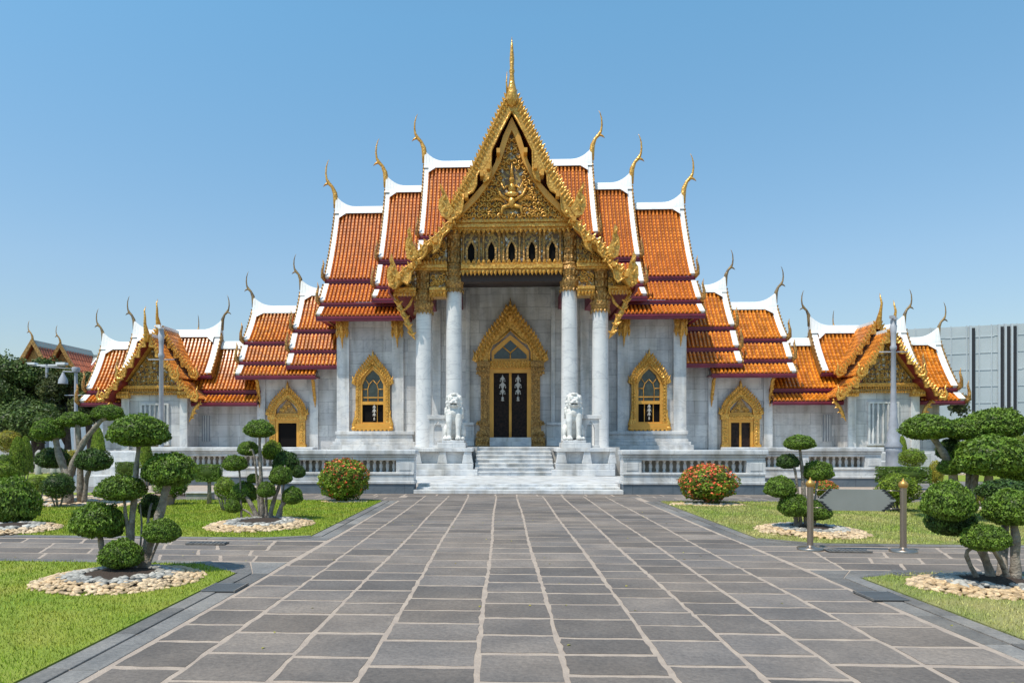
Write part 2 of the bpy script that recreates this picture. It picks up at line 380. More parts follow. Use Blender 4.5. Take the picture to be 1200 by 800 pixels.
# lawns
def inpoly(x, y, P):
    c = False; j = len(P)-1
    for i in range(len(P)):
        if (P[i][1] > y) != (P[j][1] > y) and x < (P[j][0]-P[i][0])*(y-P[i][1])/(P[j][1]-P[i][1])+P[i][0]: c = not c
        j = i
    return c
def lawn(P, name, m, mblade, N, ctr, spread, lab):
    a = sum(P[i][0]*P[(i+1) % len(P)][1]-P[(i+1) % len(P)][0]*P[i][1] for i in range(len(P)))
    if a < 0: P = P[::-1]
    b = MB(); b.prismz(P, -.02, .022); struct(b.build(name, m))
    xs = [p[0] for p in P]; ys = [p[1] for p in P]
    vs = []; n = 0
    while n < N:
        x = random.uniform(max(min(xs), -14), min(max(xs), 14)); y = random.uniform(max(min(ys), -18), max(ys))
        d = math.hypot(x-CX, y-CY)
        if random.random() > min(1, (7/d)**1.6) or not inpoly(x, y, P): continue
        h = random.uniform(.015, .04)*min(1.3, .75+d*.03); wd = .0035*max(1, d/7)
        an = random.random()*PI; lx, ly = random.uniform(-.018, .018), random.uniform(-.018, .018)
        vs += [(x-wd*math.cos(an), y-wd*math.sin(an), .02), (x+wd*math.cos(an), y+wd*math.sin(an), .02), (x+lx, y+ly, .02+h)]; n += 1
    me = bpy.data.meshes.new('grass'); me.from_pydata(vs, [], [(i*3, i*3+1, i*3+2) for i in range(N)]); me.materials.append(M[mblade])
    t = me.attributes.new('tint', 'FLOAT', 'FACE'); t.data.foreach_set('value', rng.random(N))
    o = bpy.data.objects.new('grass', me); COL.objects.link(o); stuff(o, lab, 'grass')
k = 3.69
lawn([(-k, -30), (-k, -13.4), (-4.38, ky(-4.38, CPL0-.3)), (-30, ky(-30, CPL0-.3)), (-30, -30)], 'near_left_lawn', 'lawn', 'blade', 75000, 0, 0, 'short mown bright green grass of the near left lawn')
lawn([(-k, -2.72), (-k, -9.9), (-4.38, ky(-4.38, CPL1+.3)), (-30, ky(-30, CPL1+.3)), (-30, -4.9), (-9.6, -4.9), (-9.6, -2.72)], 'far_left_lawn', 'lawn', 'blade', 60000, 0, 0, 'mown green grass of the left lawn beyond the cross path')
lawn([(k, -30), (k, -13.4), (4.38, ky(4.38, CPL0-.3)), (30, ky(30, CPL0-.3)), (30, -30)], 'near_right_lawn', 'lawn_dry', 'blade_dry', 45000, 0, 0, 'patchy yellowish grass of the near right lawn')
lawn([(k, -2.72), (k, -9.9), (4.38, ky(4.38, CPL1+.3)), (30, ky(30, CPL1+.3)), (30, -4.9), (10.4, -4.9), (10.4, -2.72)], 'far_right_lawn', 'lawn_dry', 'blade_dry', 60000, 0, 0, 'patchy dry grass of the right lawn behind the sign')
# thin grass and pebble strips further back
for s in (-1, 1):
    mb = MB(); xa, xb = sorted((s*10.6, s*30)); mb.box(xa, xb, -.9, .0, -.02, .02) if s < 0 else None; xa, xb = sorted((s*16.8, s*50)); mb.box(xa, xb, 7.8, 13, -.02, .02); struct(mb.build('back_lawn', 'lawn'))
    mb = MB(); xa, xb = sorted((s*13.3, s*60)); mb.box(xa, xb, .1, 7.7, -.02, .008); struct(mb.build('garden_path', 'kerbstone'))
# drain grates
def grate(px, py, L, W, rz, lab):
    p = gr(px, py); g = thing('drain_grate', lab, 'drain grate', (p.x, p.y, .022), 'drain grates in the path edges'); g.rotation_euler = (0, 0, rz)
    b = MB(); n = int(L/.06)
    for i in range(n): b.box(-L/2+i*L/n, -L/2+(i+.45)*L/n, -W/2, W/2, -.004, .008)
    b.build('bars', 'grate', g)
    b = MB(); b.box(-L/2, L/2, -W/2-.012, -W/2, -.01, .01); b.box(-L/2, L/2, W/2, W/2+.012, -.01, .01); b.build('grate_frame', 'kerbstone', g)
    b = MB(); b.box(-L/2, L/2, -W/2, W/2, -.018, -.005); b.build('grate_pit', 'black', g)
grate(243, 637.5, .62, .17, 0, 'slotted iron drain grate at the edge of the left lawn')
grate(994, 646.5, .6, .17, -.03, 'slotted drain grate between the two sign posts')
grate(1079, 675, .62, .17, -.03, 'slotted drain grate in front of the right pebble bed')
grate(264, 690, .42, .34, PI/2, 'square drain grate at the corner of the near left lawn')
grate(1032, 700, .42, .34, PI/2, 'square drain grate at the corner of the near right lawn')

# ------------------------------------------------------------------ building helpers
def clerp(prof, s):   # polyline point at distance s, with tangent
    for (a, b) in zip(prof, prof[1:]):
        l = math.hypot(b[0]-a[0], b[1]-a[1])
        if s <= l or (b is prof[-1]): return (a[0]+(b[0]-a[0])*s/l, a[1]+(b[1]-a[1])*s/l, (b[0]-a[0])/l, (b[1]-a[1])/l)
        s -= l
def sag(a, b, k=.06, n=6):     # concave curve from a (top) to b (bottom)
    L = math.hypot(b[0]-a[0], b[1]-a[1]); nx, nz = (b[1]-a[1])/L, -(b[0]-a[0])/L
    if nz > 0: nx, nz = -nx, -nz
    return [(a[0]+(b[0]-a[0])*t+nx*k*L*4*t*(1-t)*1.0, a[1]+(b[1]-a[1])*t+nz*k*L*4*t*(1-t)) for t in [i/n for i in range(n+1)]]
def tiles(mb, u0, u1, prof, mapf, rib=.205, course=.22, sg=1, base=True):
    """cover tiles on a slope: u along the ridge, prof = (h, z) going down; mapf(u, h, z) -> xyz"""
    tot = sum(math.hypot(b[0]-a[0], b[1]-a[1]) for a, b in zip(prof, prof[1:])); tot += .03
    nr = max(1, round(abs(u1-u0)/rib)); w_ = (u1-u0)/nr; nc = max(1, round(tot/course)); cl = tot/nc
    P = []
    for j in range(nc+1):
        h, z, th, tz = clerp(prof, j*cl); nh, nz = tz, -th
        if nz < 0: nh, nz = -nh, -nz
        P.append((h, z, nh, nz))
    if base:
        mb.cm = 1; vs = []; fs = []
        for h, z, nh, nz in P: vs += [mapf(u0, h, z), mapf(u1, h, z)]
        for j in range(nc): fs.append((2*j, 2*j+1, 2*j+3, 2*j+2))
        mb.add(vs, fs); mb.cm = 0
    for i in range(nr):
        uc = u0+w_*(i+.5)
        for j in range(nc):
            a, b = P[j], P[j+1]; vs = []
            for (h, z, nh, nz), lift, r in ((a, .0, .88), (b, .028, 1.0)):
                for du, dn in ((-.37, 0), (-.2, .10), (.2, .10), (.37, 0)):
                    o = (dn+lift)*1.0; vs.append(mapf(uc+du*w_*r, h+nh*o, z+nz*o))
            t = random.random(); t = t if random.random() < .9 else 1.4
            mb.add(vs, [(0, 1, 5, 4), (1, 2, 6, 5), (2, 3, 7, 6), (4, 5, 6, 7)], t)
CH = [(0, -.35, .13), (.0, .1, .15), (.05, .5, .13), (.2, .85, .085), (.42, 1.08, .10), (.52, 1.3, .06), (.56, 1.6, .05), (.54, 1.95, .04), (.46, 2.25, .022), (.38, 2.38, .008)]
def chofa(mb, x, y, z, sx, sc=1, ax='x', flat=.8):
    pts = [];
    for a, b, r in CH:
        pts.append((x+sx*a*sc, y, z+b*sc) if ax == 'x' else (x, y+sx*a*sc, z+b*sc))
    mb.tube(pts, [r*sc for _, _, r in CH], 8, up=(0, 1, 0) if ax == 'x' else (1, 0, 0), flat=flat)
    bk = [(.38, 1.08, .08), (.60, .98, .05), (.72, .86, .005)]
    mb.tube([(x+sx*a*sc, y, z+b*sc) if ax == 'x' else (x, y+sx*a*sc, z+b*sc) for a, b, r in bk], [r*sc for _, _, r in bk], 6, up=(0, 1, 0) if ax == 'x' else (1, 0, 0))

def roof_tier(root, sx, xin, W, ridge, slopes, tilem='tile', horn=.62, fh=.26, chs=1.0, ends=(1,), dx=0, rear=True, vw=.26, tail=True, spikes=(0, 1)):
    """gabled roof with its ridge along X, from xin to W (local |x|), sx = side; slopes = [((Y,Z)top,(Y,Z)bottom),...]
    ends: +1 outer verge only, -1 also the inner one"""
    X = lambda x: sx*x+dx
    yr, zr = ridge; rf = None
    t = MB(); wv = MB(); fa = MB(); go = MB(); so = MB(); go2 = MB()
    slopes = [slopes[0]]+[((a[0], a[1]-.10), (b[0]-.03, b[1]-.02)) for a, b in slopes[1:]]
    for k, (a, b) in enumerate(slopes):
        pr = sag(a, b, .035 if k == 0 else .0, 6 if k == 0 else 1)
        u0, u1 = sorted((X(xin), X(W-vw*.6)))
        if tilem == 'slate':
            tiles(t, u0, u1, pr, lambda u, h, z: (u, h, z), rib=.3, course=.5)
        else: tiles(t, u0, u1, pr, lambda u, h, z: (u, h, z))
        # white verge band on the slope's outer edge
        for e in ends:
            ex = W if e > 0 else xin
            pv = [(h, z+.02) for h, z in pr]; n = len(pv); q = []
            up = [(h-.10, z+.10) for h, z in pr]
            xo0, xo1 = (ex-vw, ex) if e > 0 else (ex, ex+vw)
            wv.prismx(up+[(h+.12, z-.12) for h, z in pr][::-1], *sorted((X(xo0), X(xo1))))
            # rows of small gilded crockets on the outer edge
            L = math.hypot(b[0]-a[0], b[1]-a[1]); m = max(2, int(L/.24)); oe = X(ex)+sx*e*.0
            if e < 0: g_keep = go; go = go2
            for i in range(m):
                h, z, th_, tz = clerp(pr, (i+.5)*L/m)
                go.leaf((X(ex)+sx*e*.01, h-.10, z+.04), (sx*e*.35, -.55, .75), .15, .12, .04, (0, -.8, -.6))
            go.prismx([(h-.16, z+.05) for h, z in pr]+[(h+.10, z-.16) for h, z in pr][::-1], *sorted((X(ex), X(ex)+sx*e*.05)))
            if e < 0: go = g_keep
            # naga tail at the slope's foot
            if tail and k in spikes and e > 0:
                h, z = pr[-1]
                go.tube([(X(ex), h-.05, z-.12), (X(ex)+sx*.12, h-.15, z+.05), (X(ex)+sx*.12, h-.18, z+.4), (X(ex)+sx*.05, h-.16, z+.75), (X(ex)+sx*.10, h-.15, z+1.0)], [.08, .10, .075, .05, .005], 6)
        # fascia under the slope
        x0, x1 = sorted((X(xin-.02 if -1 in ends else xin), X(W+.03)))
        fa.box(x0, x1, b[0]-.03, b[0]+.09, b[1]-fh, b[1]-.05)
        fa.box(x0, x1, b[0]-.07, b[0]-.025, b[1]-.13, b[1]-.04)
        if rear:  # plain rear slope, mirrored about the ridge
            ra = [(2*yr-h, z) for h, z in pr]
            so.cm = 1; so.add([(x0, ra[0][0], ra[0][1]), (x1, ra[0][0], ra[0][1]), (x1, ra[-1][0], ra[-1][1]), (x0, ra[-1][0], ra[-1][1])], [(3, 2, 1, 0)]); so.cm = 0
    # soffits closing the steps and the eave
    for (a, b), (c, d) in zip(slopes, slopes[1:]):
        so.add([(x0, b[0]+.08, b[1]-fh), (x1, b[0]+.08, b[1]-fh), (x1, c[0]+.02, c[1]), (x0, c[0]+.02, c[1])], [(0, 1, 2, 3)])
    b = slopes[-1][1]; so.box(x0+.02, x1-.02, b[0]+.09, 2*yr-b[0]-.09, b[1]-.12, b[1]-.08)
    # gable end wall
    for e in ends:
        ex = (W-.45) if e > 0 else (xin+.45)
        pl = [(yr, zr-.15)]+[(p[0]+.12, p[1]-.2) for a, b2 in slopes for p in (a, b2)][1:]
        pl = pl+[(2*yr-h, z) for h, z in pl[::-1][:-1]]
        (go if e > 0 else go2).prismx(pl, *sorted((X(ex), X(ex)+sx*e*.06)))
    # plaster ridge with an upturned horn
    hx = 1.15; n = 7
    top = []
    xr = xin+.0
    if -1 in ends:
        top += [(xin+hx*(i/n), zr+.2+horn*(1-i/n)**2.2) for i in range(n)]
    else: top += [(xr, zr+.2)]
    top += [(W-hx*(1-i/n), zr+.2+horn*(i/n)**2.2) for i in range(n+1)]
    poly = [(X(x), z) for x, z in top]+[(X(W), zr-.28), (X(W-.42), zr-.28), (X(W-.62), zr-.05)]
    poly += ([(X(xin+.62), zr-.05), (X(xin+.42), zr-.28), (X(xin), zr-.28)] if -1 in ends else [(X(xr), zr-.05)])
    ring = []
    for i_, (x, z) in enumerate(top): ring += [(X(x), yr-.30, zr-.26), (X(x), yr-.25, zr-.12), (X(x), yr-.05, z), (X(x), yr+.05, z), (X(x), yr+.25, zr-.12)]
    m5 = len(top); fs5 = [(5*i+k, 5*(i+1)+k, 5*(i+1)+k+1, 5*i+k+1) for i in range(m5-1) for k in range(4)]+[(0, 1, 2, 3, 4), tuple(5*(m5-1)+k for k in (4, 3, 2, 1, 0))]
    wv.add(ring, fs5)
    for e in ends:   # plaster gusset in the corner of ridge and verge
        ex = W if e > 0 else xin
        (ya_, za_), (yb_, zb_) = slopes[0]; tx_ = .62/math.hypot(yb_-ya_, zb_-za_)
        g0 = (X(ex-e*vw), yr-.26, zr-.16); wv.add([g0, (X(ex-e*(vw+.45)), yr-.28, zr-.2), (X(ex-e*vw), ya_+(yb_-ya_)*tx_*1.2-.14, za_+(zb_-za_)*tx_*1.2+.1), (X(ex-e*vw), yr, zr-.4), (X(ex-e*(vw+.45)), yr, zr-.4)], [(0, 1, 2), (0, 3, 4, 1), (1, 4, 3, 2)])
    for e in ends:
        ex = W if e > 0 else xin
        cf = MB(); chofa(cf, X(ex), yr, zr+horn*.75, sx*e, chs); cf.build('finial', 'gold_dark' if chs < .95 else 'gold', root)
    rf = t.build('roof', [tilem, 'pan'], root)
    wv.build('ridge_plaster', 'plaster', rf, .02); fa.build('fascia', 'maroon', rf); go.build('verge_ornament', 'gold_old', rf)
    if -1 in ends: go2.build('verge_ornament', 'gold_old', rf)
    so.build('soffit', ['maroon', 'pan'], rf)
    return rf

# ------------------------------------------------------------------ the temple
T = thing('marble_temple', 'white marble temple with orange tiled tiers and a gilded pointed porch', 'temple', (-.08, 0, 0))
# walls
mb = MB()
for s in (-1, 1):
    mb.box(s*4.3, s*8.84, 15, 15.45, 1.1, 8.3)
    mb.box(s*8.44, s*8.84, 15.45, 21.4, 1.1, 8.3)
    mb.box(s*4.3, s*3.9, 13.3, 15.2, 1.1, 8.9)
mb.box(-4.3, 4.3, 13, 13.3, 1.1, 9.1)
mb.box(-8.44, 8.44, 21.0, 21.4, 1.1, 8.3)
mb.build('wall', 'wall', T)
mb = MB()
for s in (-1, 1):
    for a, b, y0, y1, z0, z1 in ((8.22, 8.86, 14.86, 15, 2.1, 7.75), (5.42, 6.02, 14.86, 15, 2.1, 7.75), (4.32, 4.75, 14.9, 15, 2.1, 7.75), (3.35, 3.75, 12.9, 13, 2.5, 9), (1.95, 2.15, 12.93, 13, 2.5, 8.9)):
        mb = MB(); mb.box(s*a, s*b, y0, y1, z0, z1); mb.build('pilaster', 'marble', T, .012)
# plinths under the windows and dado of the porch wall
for s in (-1, 1):
    mb = MB()
    for a, b, y0, z0, z1 in ((4.85, 8.9, 14.66, 1.95, 2.12), (4.95, 8.86, 14.74, 1.72, 1.95), (4.9, 8.92, 14.68, 1.58, 1.72), (4.8, 9.0, 14.5, 1.42, 1.58), (4.7, 9.1, 14.35, 1.1, 1.42)):
        mb.box(s*a, s*b, y0, 15.0 if z1 > 2.1 else 15.01, z0, z1)
    mb.build('plinth', 'marble', T, .02)
    mb = MB()
    for a, b, y0, z0, z1 in ((1.72, 3.88, 12.82, 2.38, 2.52), (1.72, 3.88, 12.92, 1.8, 2.38), (1.72, 3.9, 12.84, 1.66, 1.8), (1.72, 3.95, 12.7, 1.38, 1.66)):
        mb.box(s*a, s*b, y0, 13.0, z0, z1)
    mb.build('dado', 'marble', T, .015)
# gilded pilaster capitals with pendants
def bracket_cap(root, x, y, z1, w, h, pend, m='gold'):
    b = MB(); b.prism([(x-w*.5, z1), (x+w*.5, z1), (x+w*.42, z1-h*.5), (x+w*.5, z1-h), (x-w*.5, z1-h), (x-w*.42, z1-h*.5)], y-.22, y)
    for k in range(4):
        xx = x-w*.5+w*(k+.5)/4
        b.leaf((xx, y-.22, z1-h*.45), (0, 0, 1), h*.5, w*.24, .06); b.leaf((xx, y-.22, z1-h), (0, 0, 1), h*.5, w*.24, .06)
        b.leaf((xx, y-.22, z1-h), (0, 0, -1), pend*.35, w*.22, .05)
    b.tube([(x, y-.42, z1), (x, y-.34, z1-h*.7), (x, y-.24, z1-h), (x, y-.2, z1-h-pend*.5), (x, y-.12, z1-h-pend)], [.05, .09, .085, .06, .01], 6)
    b.build('capital', m, root)
for s in (-1, 1):
    bracket_cap(T, s*8.54, 14.86, 7.72, .66, .62, .75); bracket_cap(T, s*5.72, 14.86, 7.72, .64, .62, .75)

# hall roofs
RY = 18.2
def hall(dz): return [((RY, 14.45+dz), (15.8, 10.14+dz)), ((15.62, 9.84+dz), (14.72, 8.72+dz)), ((14.62, 8.45+dz), (14.0, 7.9+dz))]
for s in (-1, 1):
    roof_tier(T, s, 5.2, 9.6, (RY, 14.5), hall(0), dx=-.08)
    sl = hall(1.0); sl[1] = ((15.62, 10.8), (14.72, 9.55)); sl[2] = ((14.62, 9.3), (14.0, 8.78))
    roof_tier(T, s, 3.0, 6.78, (RY, 15.62), [((RY, 15.57), (15.8, 11.15)), sl[1], sl[2]], dx=-.08)
    roof_tier(T, s, 0.0, 4.62, (RY, 16.95), [((RY, 16.9), (15.6, 12.3)), ((15.45, 12.0), (14.6, 10.8))], dx=-.08)

# porch: columns
LOTUS = lambda r, z0, h: [(r*1.0, z0), (r*1.14, z0+h*.04), (r*1.1, z0+h*.14), (r*1.28, z0+h*.18), (r*1.22, z0+h*.3), (r*1.30, z0+h*.34), (r*1.18, z0+h*.44), (r*1.02, z0+h*.6), (r*1.2, z0+h*.8), (r*1.34, z0+h*.88), (r*1.16, z0+h*.9), (r*1.16, z0+h)]
CYP = 8.5
for s in (-1, 1):
    for xc, zt, cap, up in ((2.42, 7.86, 1.05, 1.42), (3.70, 7.0, .82, .95)):
        c = MB(); c.lathe(s*xc, CYP, [(.37, 1.34), (.37, 1.40), (.35, 1.43), (.345, 3.2), (.335, 5.2), (.32, zt)], 32)
        col = c.build('column', 'column', T)
        c = MB(); c.lathe(s*xc, CYP, LOTUS(.315, zt, cap), 20)
        for k in range(16):
            a = 2*PI*k/16; d = (math.cos(a), math.sin(a), 0)
            for zz, hh, dn in ((zt+cap*.12, -.22, 1), (zt+cap*.34, .2, 1), (zt+cap*.62, .24, 1)):
                c.leaf((s*xc+d[0]*.36, CYP+d[1]*.36, zz), (d[0]*.25, d[1]*.25, 1 if hh > 0 else -1), abs(hh), .12, .05, d)
        c.build('capital', 'gold_old', col)
        c = MB(); z0 = zt+cap
        c.lathe(s*xc, CYP, [(.33, z0), (.36, z0+.08), (.29, z0+.16), (.27, z0+up*.45), (.33, z0+up*.5), (.28, z0+up*.56), (.29, z0+up*.85), (.36, z0+up*.92), (.36, z0+up)], 12, smooth=False)
        for k in range(12):
            a = 2*PI*(k+.5)/12; d = (math.cos(a), math.sin(a), 0)
            for zz, hh in ((z0+.18, .3), (z0+up*.58, .3), (z0+up*.45, -.2)):
                c.leaf((s*xc+d[0]*.29, CYP+d[1]*.29, zz), (d[0]*.1, d[1]*.1, 1 if hh > 0 else -1), abs(hh), .13, .05, d)
        c.build('upper_shaft', 'gold_old', col)
# entablature over the middle
def pend_row(mb, x0, x1, y, z, n, L=.2, W=.15):
    for i in range(n):
        x = x0+(x1-x0)*(i+.5)/n; mb.leaf((x, y, z), (random.uniform(-.1, .1), -.12, -1), L, W, .07)
def up_row(mb, x0, x1, y, z, n, L=.18, W=.16):
    for i in range(n):
        x = x0+(x1-x0)*(i+.5)/n; mb.leaf((x, y, z), (0, -.15, 1), L, W, .06)
mb = MB()
for z0, z1, y in ((10.38, 10.47, 8.12), (10.47, 10.58, 8.02), (10.58, 10.66, 8.08), (10.66, 10.76, 7.98)): mb.box(-2.5, 2.5, y, 8.8, z0, z1)
pend_row(mb, -2.45, 2.45, 8.1, 10.4, 25); up_row(mb, -2.3, 2.3, 8.02, 10.75, 26, .12, .14)
for z0, z1, y in ((8.68, 8.76, 8.14), (8.76, 8.9, 8.04), (8.9, 9.02, 8.16)): mb.box(-2.1, 2.1, y, 8.8, z0, z1)
pend_row(mb, -2.1, 2.1, 8.1, 8.7, 25, .24, .15); up_row(mb, -2.1, 2.1, 8.12, 9.0, 20, .16, .15)
mb.build('cornice', 'gold', T)
mb = MB(); mb.box(-2.12, 2.12, 8.36, 8.8, 9.0, 10.4); mb.build('frieze', 'mosaic', T)
mb = MB(); mb.box(-4.25, 4.25, 8.8, 12.99, 9.02, 9.1); mb.build('porch_ceiling', 'darkwood', T)
mb = MB(); mb.box(-2.1, 2.1, 8.3, 8.78, 8.27, 8.68); mb.build('beam', 'darkwood', T)
sp = .843
for i in range(5):
    x = (i-2)*sp; b = MB(); w_ = .14
    arch = [(x-w_, 9.05), (x-w_, 9.62), (x-w_*.7, 9.75), (x, 9.92), (x+w_*.7, 9.75), (x+w_, 9.62), (x+w_, 9.05)]
    o = [(x+(px-x)*1.6, 9.05 if pz < 9.1 else pz+(.06+.16*(pz > 9.9))) for px, pz in arch]
    b.prism([o[0], o[1], o[2], o[3], arch[3], arch[2], arch[1], arch[0]], 8.24, 8.36)
    b.prism([o[3], o[4], o[5], o[6], arch[6], arch[5], arch[4], arch[3]], 8.24, 8.36)
    for dx_ in (-.33, .33): b.lathe(x+dx_, 8.3, [(.05, 9.03), (.07, 9.1), (.045, 9.16), (.045, 10.1), (.08, 10.2), (.08, 10.38)], 8)
    wo = b.build('frieze_window', 'gold_old', T)
    b = MB(); b.prism(arch, 8.33, 8.37); b.build('pane', 'dark', wo)
# pediment
PXC = 598.0; PS = mpp(7.6)
def bp(px, py): return (abs(PXC-px)*PS, CZ+(HY-py)*PS)
mb = MB(); mb.prism([(-2.35, 10.76), (2.35, 10.76), (1.6, 11.55), (.72, 12.9), (0, 14.35), (-.72, 12.9), (-1.6, 11.55)], 8.35, 8.6); ped = mb.build('pediment', 'mosaic', T); ped.location = (0, -.36, 0)
mb = MB()    # carved relief, mirrored scrolls
def scroll(mb, cx, cz, r, turn, y, w=.035, hand=1, n=12):
    pts = []
    for i in range(n+1):
        t = i/n; a = turn+hand*t*2.1*PI; rr = r*(1-t*.78)
        pts.append((cx+rr*math.cos(a), y-.03*math.sin(t*PI), cz+rr*math.sin(a)))
    mb.tube(pts, [w*(1-.5*i/n)+.008 for i in range(n+1)], 5)
rr = random.Random(5)
for row in range(15):
    z = 10.9+row*.22; hw = np.interp(z, [10.76, 11.5, 12.2, 12.9, 14.3], [2.2, 1.5, .95, .55, .05])-.02
    n = max(1, int(hw/.2))
    for i in range(n):
        x = (i+.5+.3*(row % 2))*hw/n
        if x > hw: continue
        if x < .45 and 11.0 < z < 12.8: continue
        r = rr.uniform(.09, .14); tn = rr.random()*6; sg_ = rr.choice((-1, 1))
        for s in (-1, 1):
            scroll(mb, s*x, z, r, tn if s > 0 else PI-tn, 8.30, .03, sg_*s)
            a = rr.uniform(0, 6)
            for q in range(3): mb.leaf((s*x, 8.32, z), (s*math.cos(a+q*2.1), -.1, math.sin(a+q*2.1)), .17, .08, .07)
# central seated deity on an outspread winged bearer (plain stand-in figures)
mb.ball((0, 8.26, 12.35), (.12, .10, .15)); mb.tube([(0, 8.26, 12.45), (0, 8.26, 12.75), (0, 8.26, 13.1)], [.09, .05, .005], 8)
mb.ball((0, 8.25, 12.0), (.17, .12, .22)); mb.ball((0, 8.24, 11.75), (.3, .14, .12)); mb.ball((0, 8.24, 11.42), (.16, .14, .24))
for s in (-1, 1):
    mb.tube([(s*.15, 8.24, 12.12), (s*.34, 8.22, 11.98), (s*.42, 8.2, 12.2)], [.06, .05, .03], 6)
    mb.tube([(s*.1, 8.24, 11.5), (s*.45, 8.2, 11.7), (s*.62, 8.2, 12.05)], [.08, .06, .04], 6)
    mb.tube([(s*.1, 8.24, 11.28), (s*.38, 8.2, 11.2), (s*.42, 8.2, 10.92)], [.1, .08, .05], 6)
    for q in range(7): mb.leaf((s*(.3+.05*q), 8.26, 11.45+.04*q), (s*1, -.1, .9-.28*q), .5-.03*q, .11, .07)
mb.build('relief', 'gold', ped)
mb = MB()     # plain gilt inner frame
for s in (-1, 1):
    k6 = .0360; fo = [(0, 148), (10, 170), (19, 200), (31, 222), (49, 242), (69, 262)]; fi = [(60, 262), (38, 240), (25, 222), (13, 200), (4, 172), (0, 163)]
    mb.prism([(s*x*k6, CZ+(HY-y)*k6) for x, y in fo+fi], 8.1, 8.5)
    mb.prism([(s*2.6, 10.55), (s*4.1, 9.0), (s*3.9, 8.98), (s*2.55, 10.35)], 8.0, 8.5)
    mb.prism([(s*4.1, 8.8), (s*5.0, 7.95), (s*4.8, 7.93), (s*4.1, 8.6)], 8.0, 8.5)
    # purlin ends under the boards
mb.build('pediment_frame', 'gold_plain', ped)
mb = MB()
for s in (-1, 1):
    for x, z in ((.55, 13.35), (.95, 12.7), (1.22, 12.42), (1.85, 11.55), (2.5, 10.55), (3.1, 9.75), (4.1, 8.72), (4.6, 8.3)):
        mb = MB(); mb.box(s*(x-.07), s*(x+.07), 7.68, 8.3, z-.09, z+.09); mb.build('purlin_end', 'gold_plain', ped)
# side tympana and lower cornices
for s in (-1, 1):
    mb = MB(); mb.prism([(s*2.7, 9.05), (s*3.95, 9.05), (s*2.7, 10.3)], 8.35, 8.7); mb.box(s*2.72, s*3.42, 8.34, 8.75, 8.0, 8.8); mb.prism([(s*4.0, 8.0), (s*4.85, 8.0), (s*4.0, 8.8)], 8.36, 8.7)
    ty = mb.build('side_panel', 'mosaic', T)
    mb = MB()
    mb.box(s*2.68, s*4.05, 8.1, 8.8, 8.72, 8.98); mb.box(s*2.68, s*4.05, 8.02, 8.8, 8.8, 8.9); up_row(mb, s*2.7, s*4.0, 8.1, 8.97, 9)
    for a, b in ((2.72, 3.42), (3.98, 4.95)):
        mb.box(s*a, s*b, 8.1, 8.8, 7.8, 8.02); mb.box(s*a, s*b, 8.02, 8.8, 7.88, 7.96); pend_row(mb, s*a, s*b, 8.08, 7.8, 5 if a < 3 else 7, .2, .13)
    mb.box(s*2.72, s*3.42, 8.15, 8.75, 7.62, 7.8)
    for i in range(26):
        x = random.uniform(2.8, 3.7); z = random.uniform(9.08, 9.08+max(.05, 3.9-x))
        scroll(mb, s*x, z, .09, random.random()*6, 8.32, .025)
    for i in range(12):
        scroll(mb, s*random.uniform(2.8, 3.35), random.uniform(8.12, 8.62), .1, random.random()*6, 8.32, .03)
    for i in range(8):
        x = random.uniform(4.08, 4.6); scroll(mb, s*x, random.uniform(8.05, 8.05+max(.05, 4.8-x)*.8), .08, random.random()*6, 8.33, .025)
    mb.build('ornament', 'gold', ty)
    mb = MB(); mb.box(s*3.55, s*3.85, 8.8, 13.0, 7.85, 8.5); mb.box(s*2.28, s*2.56, 8.8, 13.0, 7.95, 8.5); mb.build('beam', 'maroon', T)
# bargeboards: outline traced, given its own depth
SEG1o = [(597, 108), (591, 117), (580, 140), (566, 169), (552, 198), (540, 219), (529, 237), (519, 250)]
SEG1i = [(520, 256), (527, 258), (535, 255), (540, 248), (541, 238), (541.5, 228), (546, 229), (553, 225), (556.5, 218), (557, 207), (560, 202), (564, 203), (566, 208), (565, 215), (571, 211), (573.5, 203), (573.5, 190), (574, 178), (584, 157), (597, 133)]
SEG2o = [(530, 257), (521, 262), (513, 272), (505, 279), (496, 285), (489, 294), (480, 302)]
SEG2i = [(478, 304), (484, 306), (493, 303), (498, 296), (499, 288), (502, 284.5), (506, 287), (507, 292), (505, 297), (512, 292), (515, 283), (518, 275), (527, 268)]
SEG3o = [(489, 302), (481, 308), (472, 314), (464, 322), (456, 328)]
SEG3i = [(453, 333), (459, 338), (464, 334), (467, 328), (471, 330), (475, 333), (479, 328), (480, 319), (486, 312)]
TAIL1 = [(516, 254), (512, 244), (513, 234), (517, 229), (514.5, 222), (514, 215), (518, 222), (523, 231), (526, 240), (530, 247), (524, 256)]
TAIL2 = [(475, 303), (473, 291), (474, 281), (477, 276), (475.5, 270), (479, 265), (480, 272), (481, 281), (485, 290), (488, 298), (484, 305)]
TAIL3 = [(455, 336), (451.5, 325), (452, 315), (456, 309), (455, 303), (457, 296), (459, 304), (462, 311), (464, 319), (469, 324), (462, 338)]
